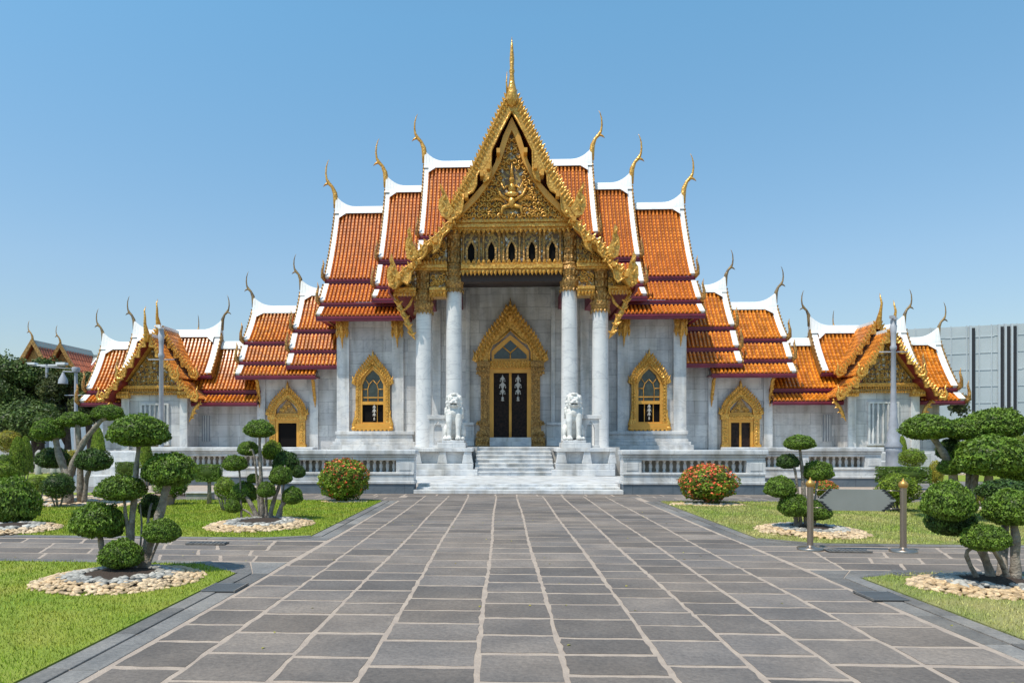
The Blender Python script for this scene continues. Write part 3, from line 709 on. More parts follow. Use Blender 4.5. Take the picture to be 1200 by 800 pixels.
for s in (-1, 1):
    mb = MB()
    for o_, i_, tl, nt_ in ((SEG1o, SEG1i, TAIL1, 32), (SEG2o, SEG2i, TAIL2, 9), (SEG3o, SEG3i, TAIL3, 5)):
        P = [bp(*p) for p in o_+i_]
        if o_ is SEG1o: P[0] = (0, P[0][1]); P[-1] = (0, P[-1][1])
        mb.prism([(s*x, z) for x, z in P], 7.52, 7.66)
        # raised rib following the lower edge
        I = [bp(*p) for p in i_]; mb.tube([(s*x, 7.52, z+.02) for x, z in I], .045, 6)
        O = [bp(*p) for p in o_]; mb.tube([(s*x, 7.53, z) for x, z in O], .035, 6)
        L = sum(math.dist(a, b) for a, b in zip(O, O[1:]))
        for i in range(nt_):
            x, z, tx, tz = clerp(O, (i+.5)*L/nt_)
            mb.leaf((s*x, 7.58, z-.05), (s*random.uniform(.5, .8), -.1, .85), random.uniform(.2, .27), .15, .06)
            mb.leaf((s*(x-.02), 7.52, z-.22), (s*.5, -.2, .8), .24, .15, .06)
            mb.leaf((s*(x-.16), 7.52, z-.16), (s*.2, -.2, .9), .2, .12, .05)
        Tl = [bp(*p) for p in tl]; mb.prism([(s*x, z) for x, z in Tl], 7.46, 7.62)
        cxm = sum(p[0] for p in Tl)/len(Tl)
        for q in range(4):
            z = Tl[0][1]+.15+q*.25; mb.leaf((s*cxm, 7.46, z), (s*(.5 if q % 2 else -.3), -.3, 1), .3, .14, .06)
        e = bp(*i_[1 if o_ is not SEG1o else 2]); mb.ball((s*(e[0]+.02), 7.44, e[1]+.12), (.09, .07, .09))
    mb.build('bargeboard', 'gold', T)
    # side bracket
    mb = MB()
    pts = [(4.9, 7.75), (4.72, 7.35), (4.6, 7.05), (4.42, 6.75), (4.3, 6.4), (4.15, 6.05), (4.03, 5.85)]
    mb.tube([(s*x, 8.3, z) for x, z in pts], [.06, .11, .10, .12, .10, .08, .01], 7)
    mb.tube([(s*4.5, 8.3, 7.1), (s*4.25, 8.3, 7.35), (s*4.1, 8.3, 7.75)], [.05, .07, .03], 6)
    for q, (x, z) in enumerate(pts[1:-1]): mb.leaf((s*x, 8.2, z), (s*.9, -.1, .6), .28, .14, .06); mb.leaf((s*x, 8.2, z), (-s*.8, -.1, .5), .22, .12, .06)
    mb.build('eave_bracket', 'gold', T)
# front finial
mb = MB(); mb.lathe(0, 7.5, [(.02, 15.15), (.16, 15.25), (.24, 15.5), (.2, 15.8), (.12, 16.15), (.085, 16.5), (.115, 16.62), (.08, 16.72), (.095, 17.1), (.065, 17.5), (.05, 17.7), (.03, 17.8), (.004, 18.02)], 12)
mb.tube([(-.18, 7.45, 15.6), (-.22, 7.4, 16.1), (-.2, 7.4, 16.55)], [.06, .035, .01], 6)
mb.build('finial', 'gold', T)
# porch roof slopes (ridge along Y) with soffit boards
mb = MB()
PR = [((.0, 15.25), (2.72, 10.72)), ((2.62, 10.45), (4.12, 9.02)), ((4.15, 8.82), (5.0, 7.95))]
for s in (-1, 1):
    for a, b in PR:
        p = sag(a, b, .03, 5)
        tiles(mb, 7.66, 15.9, p, lambda u, h, z, s=s: (s*h, u, z), rib=.24, course=.4)
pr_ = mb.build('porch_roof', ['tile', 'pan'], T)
mb = MB()
for s in (-1, 1):
    for a, b in PR:
        a2 = (a[0], a[1]-.12); b2 = (b[0], b[1]-.12)
        mb.prism([(s*a[0], a[1]-.03), (s*b[0], b[1]-.03), (s*(b[0]-.06), b[1]-.14), (s*a[0], a[1]-.17)], 7.66, 15.7)
    mb.box(s*5.0, s*5.1, 7.66, 15, 7.7, 7.92)
mb.build('soffit', 'soffit', pr_)
mb = MB(); mb.box(-.12, .12, 7.66, 17.5, 15.2, 15.42); mb.build('ridge_plaster', 'plaster', pr_)

# ------------------------------------------------------------------ ornamented openings
def surround(root, cx, yw, s, tipz, outl, inner, wo, kind, mw='gold', glassy=True):
    """outl: half outline (dx,z) from the tip down to the springing; inner: half outline of the arch opening"""
    b = MB(); outl = [(x*wo, z) for x, z in outl]
    full = [(0, tipz)]+outl
    for sg_ in (-1, 1):
        b.prism([(cx+sg_*x, z) for x, z in full]+[(cx+sg_*x, z) for x, z in inner[::-1]], yw-.22, yw)
        O = [(x, z) for x, z in outl[0:]]; L = sum(math.dist(p, q) for p, q in zip(O, O[1:])); n = max(6, int(L/(.17*s)))
        for i in range(n):
            x, z, tx, tz = clerp(O, (i+.5)*L/n)
            for off, ln in ((.0, .26), (.2, .24)):
                b.leaf((cx+sg_*(x-off*s*.9), yw-.24, z-off*s*.9), (sg_*.30, -.25, .9), ln*s, .17*s, .07*s)
        I = inner; b.tube([(cx+sg_*x, yw-.24, z) for x, z in I], .05*s, 6)
        e = outl[-1]
        b.tube([(cx+sg_*(e[0]-.05*s), yw-.2, e[1]), (cx+sg_*(e[0]+.14*s), yw-.2, e[1]+.1*s), (cx+sg_*(e[0]+.1*s), yw-.2, e[1]+.3*s), (cx+sg_*(e[0]+.18*s), yw-.2, e[1]+.5*s)], [.1*s, .1*s, .06*s, .005], 6)
    b.tube([(cx, yw-.15, tipz-.9*s), (cx, yw-.15, tipz-.3*s), (cx, yw-.15, tipz+.12*s)], [.13*s, .07*s, .005], 8)
    return b
def garland(x, y, z, sc, lab, grp):
    g = MB(); zz = z
    g.tube([(0, 0, 0), (0, 0, -.95*sc)], .012*sc, 5)
    for k, (wd, hh) in enumerate(((.10, .26), (.135, .30), (.105, .26))):
        zc_ = -.17*sc-k*.27*sc
        g.prism([(0, zc_+hh*.55*sc), (wd*.45*sc, zc_+hh*.2*sc), (wd*sc, zc_), (wd*.5*sc, zc_-hh*.2*sc), (wd*.3*sc, zc_-hh*.5*sc), (-wd*.3*sc, zc_-hh*.5*sc), (-wd*.5*sc, zc_-hh*.2*sc), (-wd*sc, zc_), (-wd*.45*sc, zc_+hh*.2*sc)], -.03, .03)
        for q in (-1, 1):
            g.tube([(q*wd*.95*sc, 0, zc_), (q*wd*.95*sc, 0, zc_-.11*sc)], .010*sc, 5); g.lathe(q*wd*.95*sc, 0, [(.012*sc, zc_-.07*sc), (.028*sc, zc_-.12*sc), (.006, zc_-.14*sc)], 6)
    g.ball((0, 0, -1.0*sc), .06*sc, 8, 5); g.lathe(0, 0, [(.03*sc, -1.02*sc), (.075*sc, -1.12*sc), (.01, -1.14*sc)], 8)
    o = g.build('flower_garland', 'garland', loc=(x, y, z)); tag(o, lab, 'garland', grp)
# main door
yd = 13.0; q = mpp(13)
Z = lambda py, D=35.0: CZ+(HY-py)*D/F
b = surround(T, 0, yd, 1.15, Z(353), [(.10, Z(362)), (.26, Z(370)), (.55, Z(379)), (.88, Z(388)), (1.22, Z(398)), (1.46, Z(408)), (1.66, Z(417)), (1.70, Z(424))],
             [(0, Z(387)), (.55, Z(400)), (.85, Z(404)), (1.0, Z(412)), (1.02, Z(424))], .93, 'door')
dr = b.build('main_door_surround', 'gold', T)
for s in (-1, 1):
    b = MB()
    for (x0, x1, z0, z1, y) in ((1.0, 1.52, 4.75, 5.45, .34), (.98, 1.6, 5.2, 5.42, .38), (1.0, 1.42, 2.6, 4.75, .26), (.98, 1.52, 2.35, 2.6, .32), (.98, 1.46, 2.1, 2.35, .28), (.98, 1.58, 1.8, 2.1, .36), (.98, 1.66, 1.37, 1.8, .42)):
        b.box(s*x0, s*x1, yd-y, yd, z0, z1)
    for z, n, yy in ((4.8, 4, .34), (5.0, 4, .34), (1.5, 5, .42), (1.85, 4, .36), (2.38, 4, .32)):
        for i in range(n): b.leaf((s*(1.04+.6*(i+.5)/n), yd-yy, z), (0, -.2, 1), .22, .15, .06)
    for i in range(11):
        for xx in (1.12, 1.34): b.leaf((s*xx, yd-.26, 2.65+i*.185), (0, -.2, 1), .2, .15, .06)
    b.build('pillar', 'gold_old', dr)
b = MB(); b.box(-.98, .98, yd-.3, yd, 5.1, 5.45)
for z_ in (5.1, 5.22, 5.34): up_row(b, -.98, .98, yd-.3, z_, 14, .14, .13)
b.build('lintel', 'gold', dr); b = MB()
b.box(-1.0, -.8, yd-.2, yd, 1.6, 5.1); b.box(.8, 1.0, yd-.2, yd, 1.6, 5.1); b.box(-.8, .8, yd-.2, yd, 4.88, 5.1)
for s in (-1, 1): b.prism([(0, Z(393)), (s*.62, Z(405)), (s*.9, Z(412)), (s*.9, 5.45), (s*.78, 5.5), (s*.78, 5.95-.2), (0, Z(399))], yd-.15, yd)
b.box(-.9, .9, yd-.16, yd, 5.43, 5.56)
b.build('door_frame', 'gold_plain', dr)
b = MB(); b.prism([(-.8, 5.5), (.8, 5.5), (.8, 5.8), (0, Z(398)), (-.8, 5.8)], yd-.10, yd-.02); b.build('pane', 'glass', dr)
b = MB(); b.tube([(0, yd-.13, 5.55), (0, yd-.13, 5.85)], .035, 6)
for s in (-1, 1): b.tube([(0, yd-.13, 5.85), (s*.36, yd-.13, 6.15)], .035, 6)
b.build('muntin', 'gold_plain', dr)
for s in (-1, 1):
    b = MB(); b.box(s*.05, s*.8, yd-.08, yd-.02, 1.79, 4.88); lf = b.build('door_leaf', 'doorpanel', dr)
b = MB(); b.box(-.06, .06, yd-.14, yd-.06, 1.79, 4.88); b.ball((0, yd-.15, 3.3), (.05, .03, .2)); b.ball((0, yd-.15, 4.75), (.05, .03, .14)); b.ball((0, yd-.15, 1.95), (.05, .03, .14)); b.build('centre_post', 'gold_plain', dr)
b = MB(); b.box(-.98, .98, yd-.5, yd-.1, 1.6, 1.79); b.box(-.98, .98, yd-.7, yd-.5, 1.37, 1.6); b.build('threshold', 'marble', dr)
for s, nm in ((-1, 'left'), (1, 'right')):
    garland(-.08+s*.37, yd-.2, 4.80, 1.12, 'tall white flower garland on the %s leaf of the main door' % nm, 'garlands in the doorways and windows')
# big windows
for s in (-1, 1):
    cx = s*7.0; yw = 15.0; Zw = lambda py: CZ+(HY-py)*37/F
    b = surround(T, cx, yw, .85, Zw(411), [(.08, Zw(418)), (.3, Zw(425)), (.55, Zw(431)), (.8, Zw(438)), (.95, Zw(445)), (.98, Zw(450))],
                 [(0, Zw(428)), (.34, Zw(436)), (.6, Zw(443)), (.66, Zw(450))], .92, 'window')
    for sg_ in (-1, 1):
        b.box(cx+sg_*.66, cx+sg_*.88, yw-.2, yw, 2.45, Zw(450))
        for i in range(11): b.leaf((cx+sg_*.77, yw-.2, 2.7+i*.17), (0, -.2, 1), .18, .15, .06)
        b.tube([(cx+sg_*.9, yw-.15, 2.2), (cx+sg_*.95, yw-.15, 2.45), (cx+sg_*.86, yw-.15, 2.9), (cx+sg_*.92, yw-.15, 3.2)], [.12, .14, .08, .01], 6)
    wn = b.build('window', 'gold', T)
    b = MB()
    b.box(cx-.98, cx+.98, yw-.3, yw, 2.2, 2.32); b.box(cx-.95, cx+.95, yw-.26, yw, 2.32, 2.5)
    for i in range(9): b.leaf((cx-.85+i*.2125, yw-.28, 2.2), (0, -.1, -1), .1, .18, .05)
    for sg_ in (-1, 1): b.ball((cx+sg_*.95, yw-.26, 2.25), (.14, .1, .12))
    b.build('sill', 'gold_plain', wn)
    b = MB()
    for sg_ in (-1, 1):
        b.box(cx+sg_*.54, cx+sg_*.68, yw-.17, yw, 2.5, Zw(450)); b.prism([(cx, Zw(428)), (cx+sg_*.36, Zw(437)), (cx+sg_*.68, Zw(446)), (cx+sg_*.68, Zw(450)-.01), (cx+sg_*.54, Zw(450)-.01), (cx+sg_*.32, Zw(440)), (cx, Zw(433))], yw-.17, yw)
    b.box(cx-.54, cx+.54, yw-.16, yw, 3.48, 3.64); b.box(cx-.54, cx+.54, yw-.16, yw, 2.5, 2.58)
    b.build('window_frame', 'gold_plain', wn)
    b = MB(); zt = Zw(450)
    b.box(cx-.54, cx+.54, yw-.1, yw-.07, 3.82, 3.87)
    for sg_ in (-1, 1):
        b.tube([(cx+sg_*.26, yw-.085, 3.64), (cx+sg_*.27, yw-.085, zt-.25), (cx+sg_*.2, yw-.085, zt+.0), (cx, yw-.085, zt+.22)], .022, 5)
        b.tube([(cx+sg_*.2, yw-.085, zt), (cx+sg_*.4, yw-.085, zt+.28)], .022, 5); b.tube([(cx+sg_*.27, yw-.085, zt-.25), (cx+sg_*.54, yw-.085, zt-.25)], .022, 5)
    b.build('muntin', 'gold_plain', wn)
    b = MB(); b.prism([(cx-.56, 3.6), (cx+.56, 3.6), (cx+.56, zt), (cx+.32, Zw(439)), (cx, Zw(431)), (cx-.32, Zw(439)), (cx-.56, zt)], yw-.06, yw-.03); b.build('pane', 'glass', wn)
    b = MB(); b.box(cx-.56, cx+.56, yw-.04, yw-.01, 2.5, 3.6); b.build('dark_opening', 'dark', wn)
    b = MB(); b.box(cx-s*.22-.02*s, cx-s*.22+.02, yw-.08, yw-.05, 2.55, 3.5); b.box(cx+.2, cx+.24, yw-.08, yw-.05, 2.55, 3.5); b.build('inner_post', 'gold_plain', wn)
    garland(cx-.08+(.08 if s < 0 else 0), yw-.16, 3.5, .72, 'white garland hanging in the open lower part of the %s arched window' % ('left' if s < 0 else 'right'), 'garlands in the doorways and windows')

# ------------------------------------------------------------------ side wings, galleries, pavilions (one building each side)
def wing(s):
    side = 'left' if s < 0 else 'right'
    R = thing('side_wing', '%s marble wing with stepped orange roofs and a small gilded door' % side, 'temple wing', (s*12-.08, 16.5, 0), 'marble wings beside the hall')
    dX = -(s*12-.08); dY = -16.5
    class L(MB):
        def __init__(me_): super().__init__(); me_.tr = lambda v: v+Vector((dX, dY, 0))
    global MB_; MB_ = MB
    g = globals(); old = g['MB']; g['MB'] = L
    try:
        mb = L(); mb.box(s*8.86, s*13.58, 16.5, 16.9, 1.1, 5.6); mb.box(s*13.2, s*13.58, 16.9, 20, 1.1, 5.4); mb.box(s*8.86, s*13.2, 19.6, 20, 1.1, 5.6)
        mb.build('wall', 'wall', R)
        mb = L(); mb.box(s*13.16, s*13.6, 16.38, 16.5, 1.15, 5.0); mb.build('pilaster', 'marble', R, .01)
        mb = L(); mb.box(s*10.3, s*10.76, 16.38, 16.5, 1.15, 5.3); mb.build('pilaster', 'marble', R, .01)
        # roofs
        roof_tier(R, s, 8.7, 11.72, (RY, 9.95), [((RY, 9.9), (16.7, 7.66)), ((16.55, 7.4), (16.0, 6.48)), ((15.92, 6.25), (15.5, 5.62))], 'tile_low', horn=.5, fh=.24, chs=.74, dx=-.0, vw=.3)
        roof_tier(R, s, 10.2, 14.42, (RY, 9.0), [((RY, 8.95), (16.7, 7.02)), ((16.55, 6.78), (16.0, 5.88)), ((15.92, 5.64), (15.5, 5.1))], 'tile_low', horn=.5, fh=.24, chs=.74, dx=-.0, vw=.3)
        # thin gilded eave brackets
        for x in (10.45, 13.45):
            b = L(); b.tube([(s*x, 15.7, 5.0), (s*x, 16.0, 4.7), (s*x, 16.12, 4.3), (s*x, 16.3, 3.9), (s*x, 16.36, 3.4)], [.06, .1, .09, .08, .01], 7)
            for k in range(5): b.leaf((s*x, 15.8+.1*k, 4.75-.25*k), (0, -.9, .4), .2, .12, .05, (0, -.3, -.9))
            b.build('eave_bracket', 'gold', R)
        # door
        cx = s*11.95; yw = 16.5; Zw = lambda py: CZ+(HY-py)*38.5/F
        b = surround(R, cx, yw, .8, Zw(447), [(.09, Zw(456)), (.4, Zw(463)), (.72, Zw(470)), (.92, Zw(477)), (1.0, Zw(486))],
                     [(0, Zw(466)), (.4, Zw(473)), (.6, Zw(479)), (.64, Zw(486))], 1, 'door')
        for sg_ in (-1, 1):
            b.box(cx+sg_*.64, cx+sg_*1.04, yw-.26, yw, 2.75, 3.02); b.box(cx+sg_*.66, cx+sg_*.96, yw-.2, yw, 1.45, 2.75); b.box(cx+sg_*.64, cx+sg_*1.02, yw-.26, yw, 1.15, 1.45)
            for i in range(7): b.leaf((cx+sg_*.8, yw-.2, 1.5+i*.17), (0, -.2, 1), .18, .2, .06)
        for i in range(9): b.leaf((cx-.6+.15*i, yw-.24, 2.8), (0, -.2, 1), .18, .13, .05)
        b.box(cx-.64, cx+.64, yw-.22, yw, 2.72, 3.0)
        ds = b.build('door_surround', 'gold', R)
        b = L(); b.box(cx-.64, cx-.5, yw-.16, yw, 1.15, 2.72); b.box(cx+.5, cx+.64, yw-.16, yw, 1.15, 2.72); b.box(cx-.5, cx+.5, yw-.16, yw, 2.58, 2.72); b.box(cx-.6, cx+.6, yw-.15, yw, 3.0, 3.1)
        if s > 0: b.box(cx-.05, cx+.05, yw-.1, yw, 1.15, 2.58)
        b.build('door_frame', 'gold_plain', ds)
        b = L(); b.prism([(cx-.58, 3.05), (cx+.58, 3.05), (cx, 3.85)], yw-.1, yw-.01)
        for i in range(14):
            x = random.uniform(-.42, .42); b.cm = 1; scroll(b, cx+x, random.uniform(3.15, 3.2+(.45-abs(x))), .07, random.random()*6, yw-.12, .02)
        b.build('tympanum', ['gold_old', 'gold'], ds)
        b = L(); b.box(cx-.5, cx+.5, yw-.05, yw-.01, 1.15, 2.58)
        b.build('door_leaf' if s > 0 else 'dark_opening', 'doorpanel' if s > 0 else 'dark', ds)
    finally: g['MB'] = old
    return R
def shifted(dX, dY):
    class L(MB):
        def __init__(me_): super().__init__(); me_.tr = lambda v: v+Vector((dX, dY, 0))
    return L
wing(-1); wing(1)

def pavilion(s):
    side = 'left' if s < 0 else 'right'
    R = thing('gate_pavilion', '%s gallery pavilion with crossed orange roofs above a barred marble window' % side, 'pavilion', (s*18.65-.08, 16.8, 0), 'gallery pavilions at the ends')
    L = shifted(-(s*18.65-.08), -16.8); g = globals(); old = g['MB']; g['MB'] = L
    try:
        xc = s*18.65
        mb = L(); mb.box(s*13.6, s*22.3, 16.8, 17.1, 1.1, 3.8); mb.box(xc-1.72, xc+1.72, 15.3, 16.8, 1.1, 4.35); mb.build('wall', 'wall', R)
        for q in (-1, 1): mb = L(); mb.box(xc+q*1.35, xc+q*1.76, 15.2, 15.3, 1.1, 4.05); mb.build('pilaster', 'marble', R, .01)
        # barred window
        b = L(); b.box(xc-.76, xc-.66, 15.2, 15.3, 1.5, 3.5); b.box(xc+.66, xc+.76, 15.2, 15.3, 1.5, 3.5); b.box(xc-.76, xc+.76, 15.2, 15.3, 3.5, 3.6); b.box(xc-.8, xc+.8, 15.15, 15.3, 1.4, 1.5)
        wn = b.build('window', 'marble', R)
        b = L()
        for i in range(5): b = L(); b.lathe(xc-.5+.25*i, 15.26, [(.05, 1.5), (.075, 1.9), (.05, 2.1), (.06, 2.6), (.05, 3.1), (.075, 3.3), (.05, 3.5)], 8); b.build('window_bar', 'marble', wn)
        b = L(); b.box(xc-.66, xc+.66, 15.275, 15.295, 1.5, 3.5); b.build('recess_panel', 'recess', wn)
        # narrow window in the gallery wall
        b = L(); xw = s*16.55; b.box(xw-.22, xw+.22, 16.76, 16.8, 1.6, 3.0); nw = b.build('window', 'recess', R)
        b = L()
        for i in range(3): b = L(); b.box(xw-.15+.13*i, xw-.11+.13*i, 16.72, 16.76, 1.6, 3.0); b.build('window_bar', 'marble', nw)
        lowr = (18.0, 7.0)
        roof_tier(R, s, 13.4, 22.95, lowr, [((18.0, 6.95), (16.4, 4.38)), ((16.25, 4.12), (15.8, 3.70))], 'tile_low', horn=.55, fh=.22, chs=.7, vw=.34)
        roof_tier(R, s, 16.14, 21.15, (18.0, 7.66), [((18.0, 7.6), (16.5, 5.2))], 'tile_low', horn=.55, fh=.22, chs=.72, ends=(1, -1), vw=.34)
        # crossed gables: far (high) and near (low)
        for yb, za, segs, sc in ((15.8, 7.62, [((0, 7.62), (1.85, 5.05))], .72), (14.5, 7.0, [((0, 7.0), (1.42, 4.9)), ((1.4, 4.75), (2.42, 3.82))], .72)):
            t = L(); bb = L(); so = L(); wh = L()
            for q in (-1, 1):
                for a, c in segs:
                    p = sag(a, c, .035, 5)
                    tiles(t, yb+.08, 18.0, p, lambda u, h, z, q=q: (xc+q*h, u, z), rib=.2, course=.27)
                    so.prism([(xc+q*a[0], a[1]-.04), (xc+q*c[0], c[1]-.04), (xc+q*c[0], c[1]-.16), (xc+q*a[0], a[1]-.2)], yb+.06, 17.0)
                    # wavy bargeboard
                    Ls = sum(math.dist(m_, n_) for m_, n_ in zip(p, p[1:])); N = 44
                    up_, dn_ = [], []
                    for i in range(N+1):
                        x, z, tx, tz = clerp(p, Ls*i/N); nx, nz = -tz, tx
                        ph_ = (i/N*Ls/.62) % 1.0; wv = .10*math.sin(ph_*2*PI)+.04*math.sin(ph_*4*PI)
                        up_.append((x+nx*(.10+wv*.35), z+nz*(.10+wv*.35))); dn_.append((x-nx*(.06-wv), z-nz*(.06-wv)))
                    bb.prism([(xc+q*max(x, 0), z) for x, z in up_+dn_[::-1]], yb-.06, yb+.06)
                    n = int(Ls/.17)
                    for i in range(n):
                        x, z, tx, tz = clerp(p, (i+.5)*Ls/n); bb.leaf((xc+q*(x+.08), yb-.02, z+.05), (q*.7, -.1, .8), .2, .13, .05)
                        bb.leaf((xc+q*x, yb-.06, z-.05), (q*.5, -.2, .8), .16, .1, .05)
                    for (ex, ez) in (c,):
                        bb.tube([(xc+q*(ex-.15), yb-.03, ez-.05), (xc+q*(ex+.12), yb-.03, ez-.12), (xc+q*(ex+.22), yb-.03, ez+.1), (xc+q*(ex+.12), yb-.03, ez+.35), (xc+q*(ex+.2), yb-.03, ez+.62)], [.09, .11, .08, .05, .005], 6)
                        bb.tube([(xc+q*(ex-.02), yb-.03, ez), (xc+q*(ex+.02), yb-.03, ez+.2), (xc+q*(ex-.02), yb-.03, ez+.38)], [.06, .05, .005], 6)
            rf = t.build('gable_roof', ['tile_low', 'pan'], R)
            so.build('soffit', 'soffit', rf)
            wh.box(xc-.1, xc+.1, yb+.08, 18.0, za-.02, za+.16); wh.build('ridge_plaster', 'plaster', rf)
            bb.build('bargeboard', 'gold', rf)
            cf = L(); cf.tube([(xc, yb-.02, za-.3), (xc, yb-.1, za+.1), (xc-s*.0, yb-.28, za+.55), (xc+.03, yb-.34, za+.95), (xc-.02, yb-.3, za+1.25), (xc, yb-.2, za+1.5)], [.1, .15, .08, .055, .04, .005], 8)
            cf.build('finial', 'gold', rf)
        cf = L(); chofa(cf, xc, 20.4, 7.5, 1, .7, 'y'); cf.build('finial', 'gold_old', R)
        # pediment and frieze
        b = L(); b.prism([(xc-1.5, 4.52), (xc+1.5, 4.52), (xc, 6.55)], 15.22, 15.4)
        pd = b.build('pediment', 'mosaic', R)
        b = L()
        for row in range(7):
            z = 4.66+row*.23; hw = (6.55-z)/2.03*1.5-.12; n = max(1, int(hw/.2))
            for i in range(n):
                x = (i+.5)*hw/n
                for q in (-1, 1): scroll(b, xc+q*x, z, .09, row+i if q > 0 else PI-row-i, 15.19, .024, q)
        for q in (-1, 1): b.prism([(xc, 6.85), (xc+q*1.72, 4.5), (xc+q*1.58, 4.5), (xc, 6.6)], 15.0, 15.3)
        b.build('relief', 'gold', pd)
        b = L(); b.cm = 1; b.box(xc-1.85, xc+1.85, 15.14, 15.5, 4.05, 4.3); b.cm = 0; b.box(xc-1.9, xc+1.9, 15.05, 15.5, 4.34, 4.52); b.box(xc-1.95, xc+1.95, 15.0, 15.4, 4.42, 4.47)
        pend_row(b, xc-1.85, xc+1.85, 15.1, 4.33, 30, .13, .09); pend_row(b, xc-1.4, xc+1.4, 15.12, 4.1, 26, .1, .1)
        for q in (-1, 1): b.box(xc+q*1.3, xc+q*1.95, 15.02, 15.5, 3.85, 4.2); up_row(b, xc+q*1.3, xc+q*1.95, 15.02, 3.9, 5, .2, .12)
        b.build('cornice', ['gold', 'gold_old'], R)
        for q in (-1, 1):
            b = L(); b.tube([(xc+q*2.45, 15.3, 3.75), (xc+q*2.25, 15.3, 3.45), (xc+q*2.1, 15.3, 3.3), (xc+q*2.0, 15.3, 3.0), (xc+q*1.8, 15.3, 2.6)], [.05, .09, .08, .09, .01], 6)
            for k_ in range(4): b.leaf((xc+q*(2.35-.14*k_), 15.25, 3.6-.24*k_), (q*.8, -.1, -.3), .22, .12, .05)
            b.build('eave_bracket', 'gold', R)
    finally: g['MB'] = old
pavilion(-1); pavilion(1)

# ------------------------------------------------------------------ stairs and podium
ST = thing('front_steps', 'broad white marble steps and landing leading up to the porch', 'steps', (0, 0, 0))
mb = MB(); mb.box(-3.17, 3.17, -.02, .5, 0.004, .13); mb.box(-3.12, 3.12, .3, .8, .13, .2); mb.box(-3.1, 3.1, .55, 6.2, .0, .28); mb.box(-4.4, -3.1, 1.6, 6.2, 0, .27); mb.box(3.1, 4.4, 1.6, 6.2, 0, .27)
mb.build('landing', 'marble', ST, .015)
mb = MB(); n = 7
for i in range(n):
    z1 = .28+(i+1)*(1.37-.28)/n; y0 = 6.0+i*.29; hw = 1.56-.01*i
    mb.box(-hw, hw, y0-.03, y0+.32, z1-.05, z1); mb.box(-hw, hw, y0, 8.2, z1-.155, z1-.05)
mb.build('stair_flight', 'marble', ST, .012)
mb = MB(); mb.box(-4.35, 4.35, 8.05, 13.1, .2, 1.36); mb.build('porch_floor', 'marble', ST)
for s in (-1, 1):
    mb = MB()
    mb.box(s*1.42, s*3.85, 5.95, 6.5, .28, .52); mb.box(s*1.6, s*3.88, 6.1, 8.1, .52, .74)
    mb.box(s*1.7, s*3.85, 6.35, 8.2, .74, 1.2); mb.box(s*1.62, s*3.9, 6.1, 8.3, 1.2, 1.345)
    for xa, xb in ((1.62, 2.02), (2.62, 2.98), (3.62, 3.92)):
        mb.prism([(s*(xa+.06), 1.2), (s*(xb-.06), 1.2), (s*(xb-.02), .95), (s*(xb+.02), .745), (s*(xa-.02), .745), (s*(xa+.02), .95)], 6.14, 6.36)
    mb.build('pedestal', 'marble', ST, .02)
    # pierced parapet panel behind the lion
    mb = MB(); x0, x1 = 2.72, 3.42
    mb.box(s*x0, s*(x0+.18), 7.3, 7.5, 1.345, 2.5); mb.box(s*(x1-.18), s*x1, 7.3, 7.5, 1.345, 2.5)
    xm = (x0+x1)/2
    for q in (-1, 1): mb.prism([(s*xm, 2.5), (s*xm, 2.42), (s*(xm+q*.12), 2.25), (s*(xm+q*.172), 2.1), (s*(xm+q*.172), 2.5)], 7.3, 7.5)
    mb.box(s*(x0-.1), s*(x1+.1), 7.24, 7.56, 2.5, 2.66); mb.box(s*(x0-.02), s*(x1+.02), 7.27, 7.53, 1.345, 1.44)
    mb.build('parapet_panel', 'marble', ST, .012)
# terraces behind the balustrades
for s in (-1, 1):
    mb = MB(); mb.box(s*4.36, s*17.5, 9.2, 16.4, 0, 1.12); mb.box(s*4.36, s*15.5, 7.6, 9.2, 0, .8)
    o = mb.build('marble_terrace', 'marble', bevel=.02); struct(o)

# ------------------------------------------------------------------ balustrades
bm_ = MB(); bm_.lathe(0, 0, [(.055, 0), (.055, .03), (.035, .06), (.062, .16), (.05, .24), (.032, .28), (.045, .31), (.055, .33), (.055, .36)], 12)
BAL = bm_.mesh('baluster', 'marble')
def balustrade(xa, xb, y, zt, lab, pl=.3, piers=2, ret=None):
    xm = (xa+xb)/2; R = thing('balustrade', lab, 'balustrade', (xm, y, 0), 'marble balustrades in front of the temple')
    h = (xb-xa)/2; k_ = zt/1.34
    b = MB(); b.box(-h+.03, h-.03, .03, .62, 0, pl); b.build('plinth', 'plinth', R)
    b = MB(); b.box(-h, h, .0, .65, pl, pl+.1*k_); b.box(-h+.03, h-.03, .05, .6, pl+.1*k_, pl+.28*k_); b.box(-h+.02, h-.02, .02, .63, pl+.28*k_, .66*k_)
    b.build('base', 'marble', R, .02)
    b = MB(); b.box(-h+.02, h-.02, .06, .58, 1.02*k_, 1.12*k_); b.box(-h-.0, h+.0, .02, .62, 1.12*k_, 1.2*k_); b.box(-h-.04, h+.04, -.04, .68, 1.2*k_, zt); b.build('top_rail', 'marble', R, .025)
    nb = 2 if h < 2.6 else 3
    ps = [(-h+.02, -h+.58), (h-.58, h-.02)]
    if nb == 3: ps.insert(1, (-.16, .16))
    for a, c in ps: b = MB(); b.box(a, c, .045, .6, .66*k_, 1.02*k_); b.box(a+.1, c-.1, .03, .045, .72*k_, .96*k_); b.build('pier', 'marble', R, .015)
    for (a, c), (d, e) in zip(ps, ps[1:]):
        n = round((d-c)/.205)
        for i in range(n): inst(BAL, 'baluster', R, (c+(d-c)*(i+.5)/n, .3, .66*k_), (1, 1, k_))
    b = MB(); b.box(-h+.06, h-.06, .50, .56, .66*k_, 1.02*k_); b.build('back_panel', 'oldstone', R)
    return R
balustrade(-7.3, -3.14, 0, 1.34, 'marble balustrade directly left of the steps, behind the flowering bush')
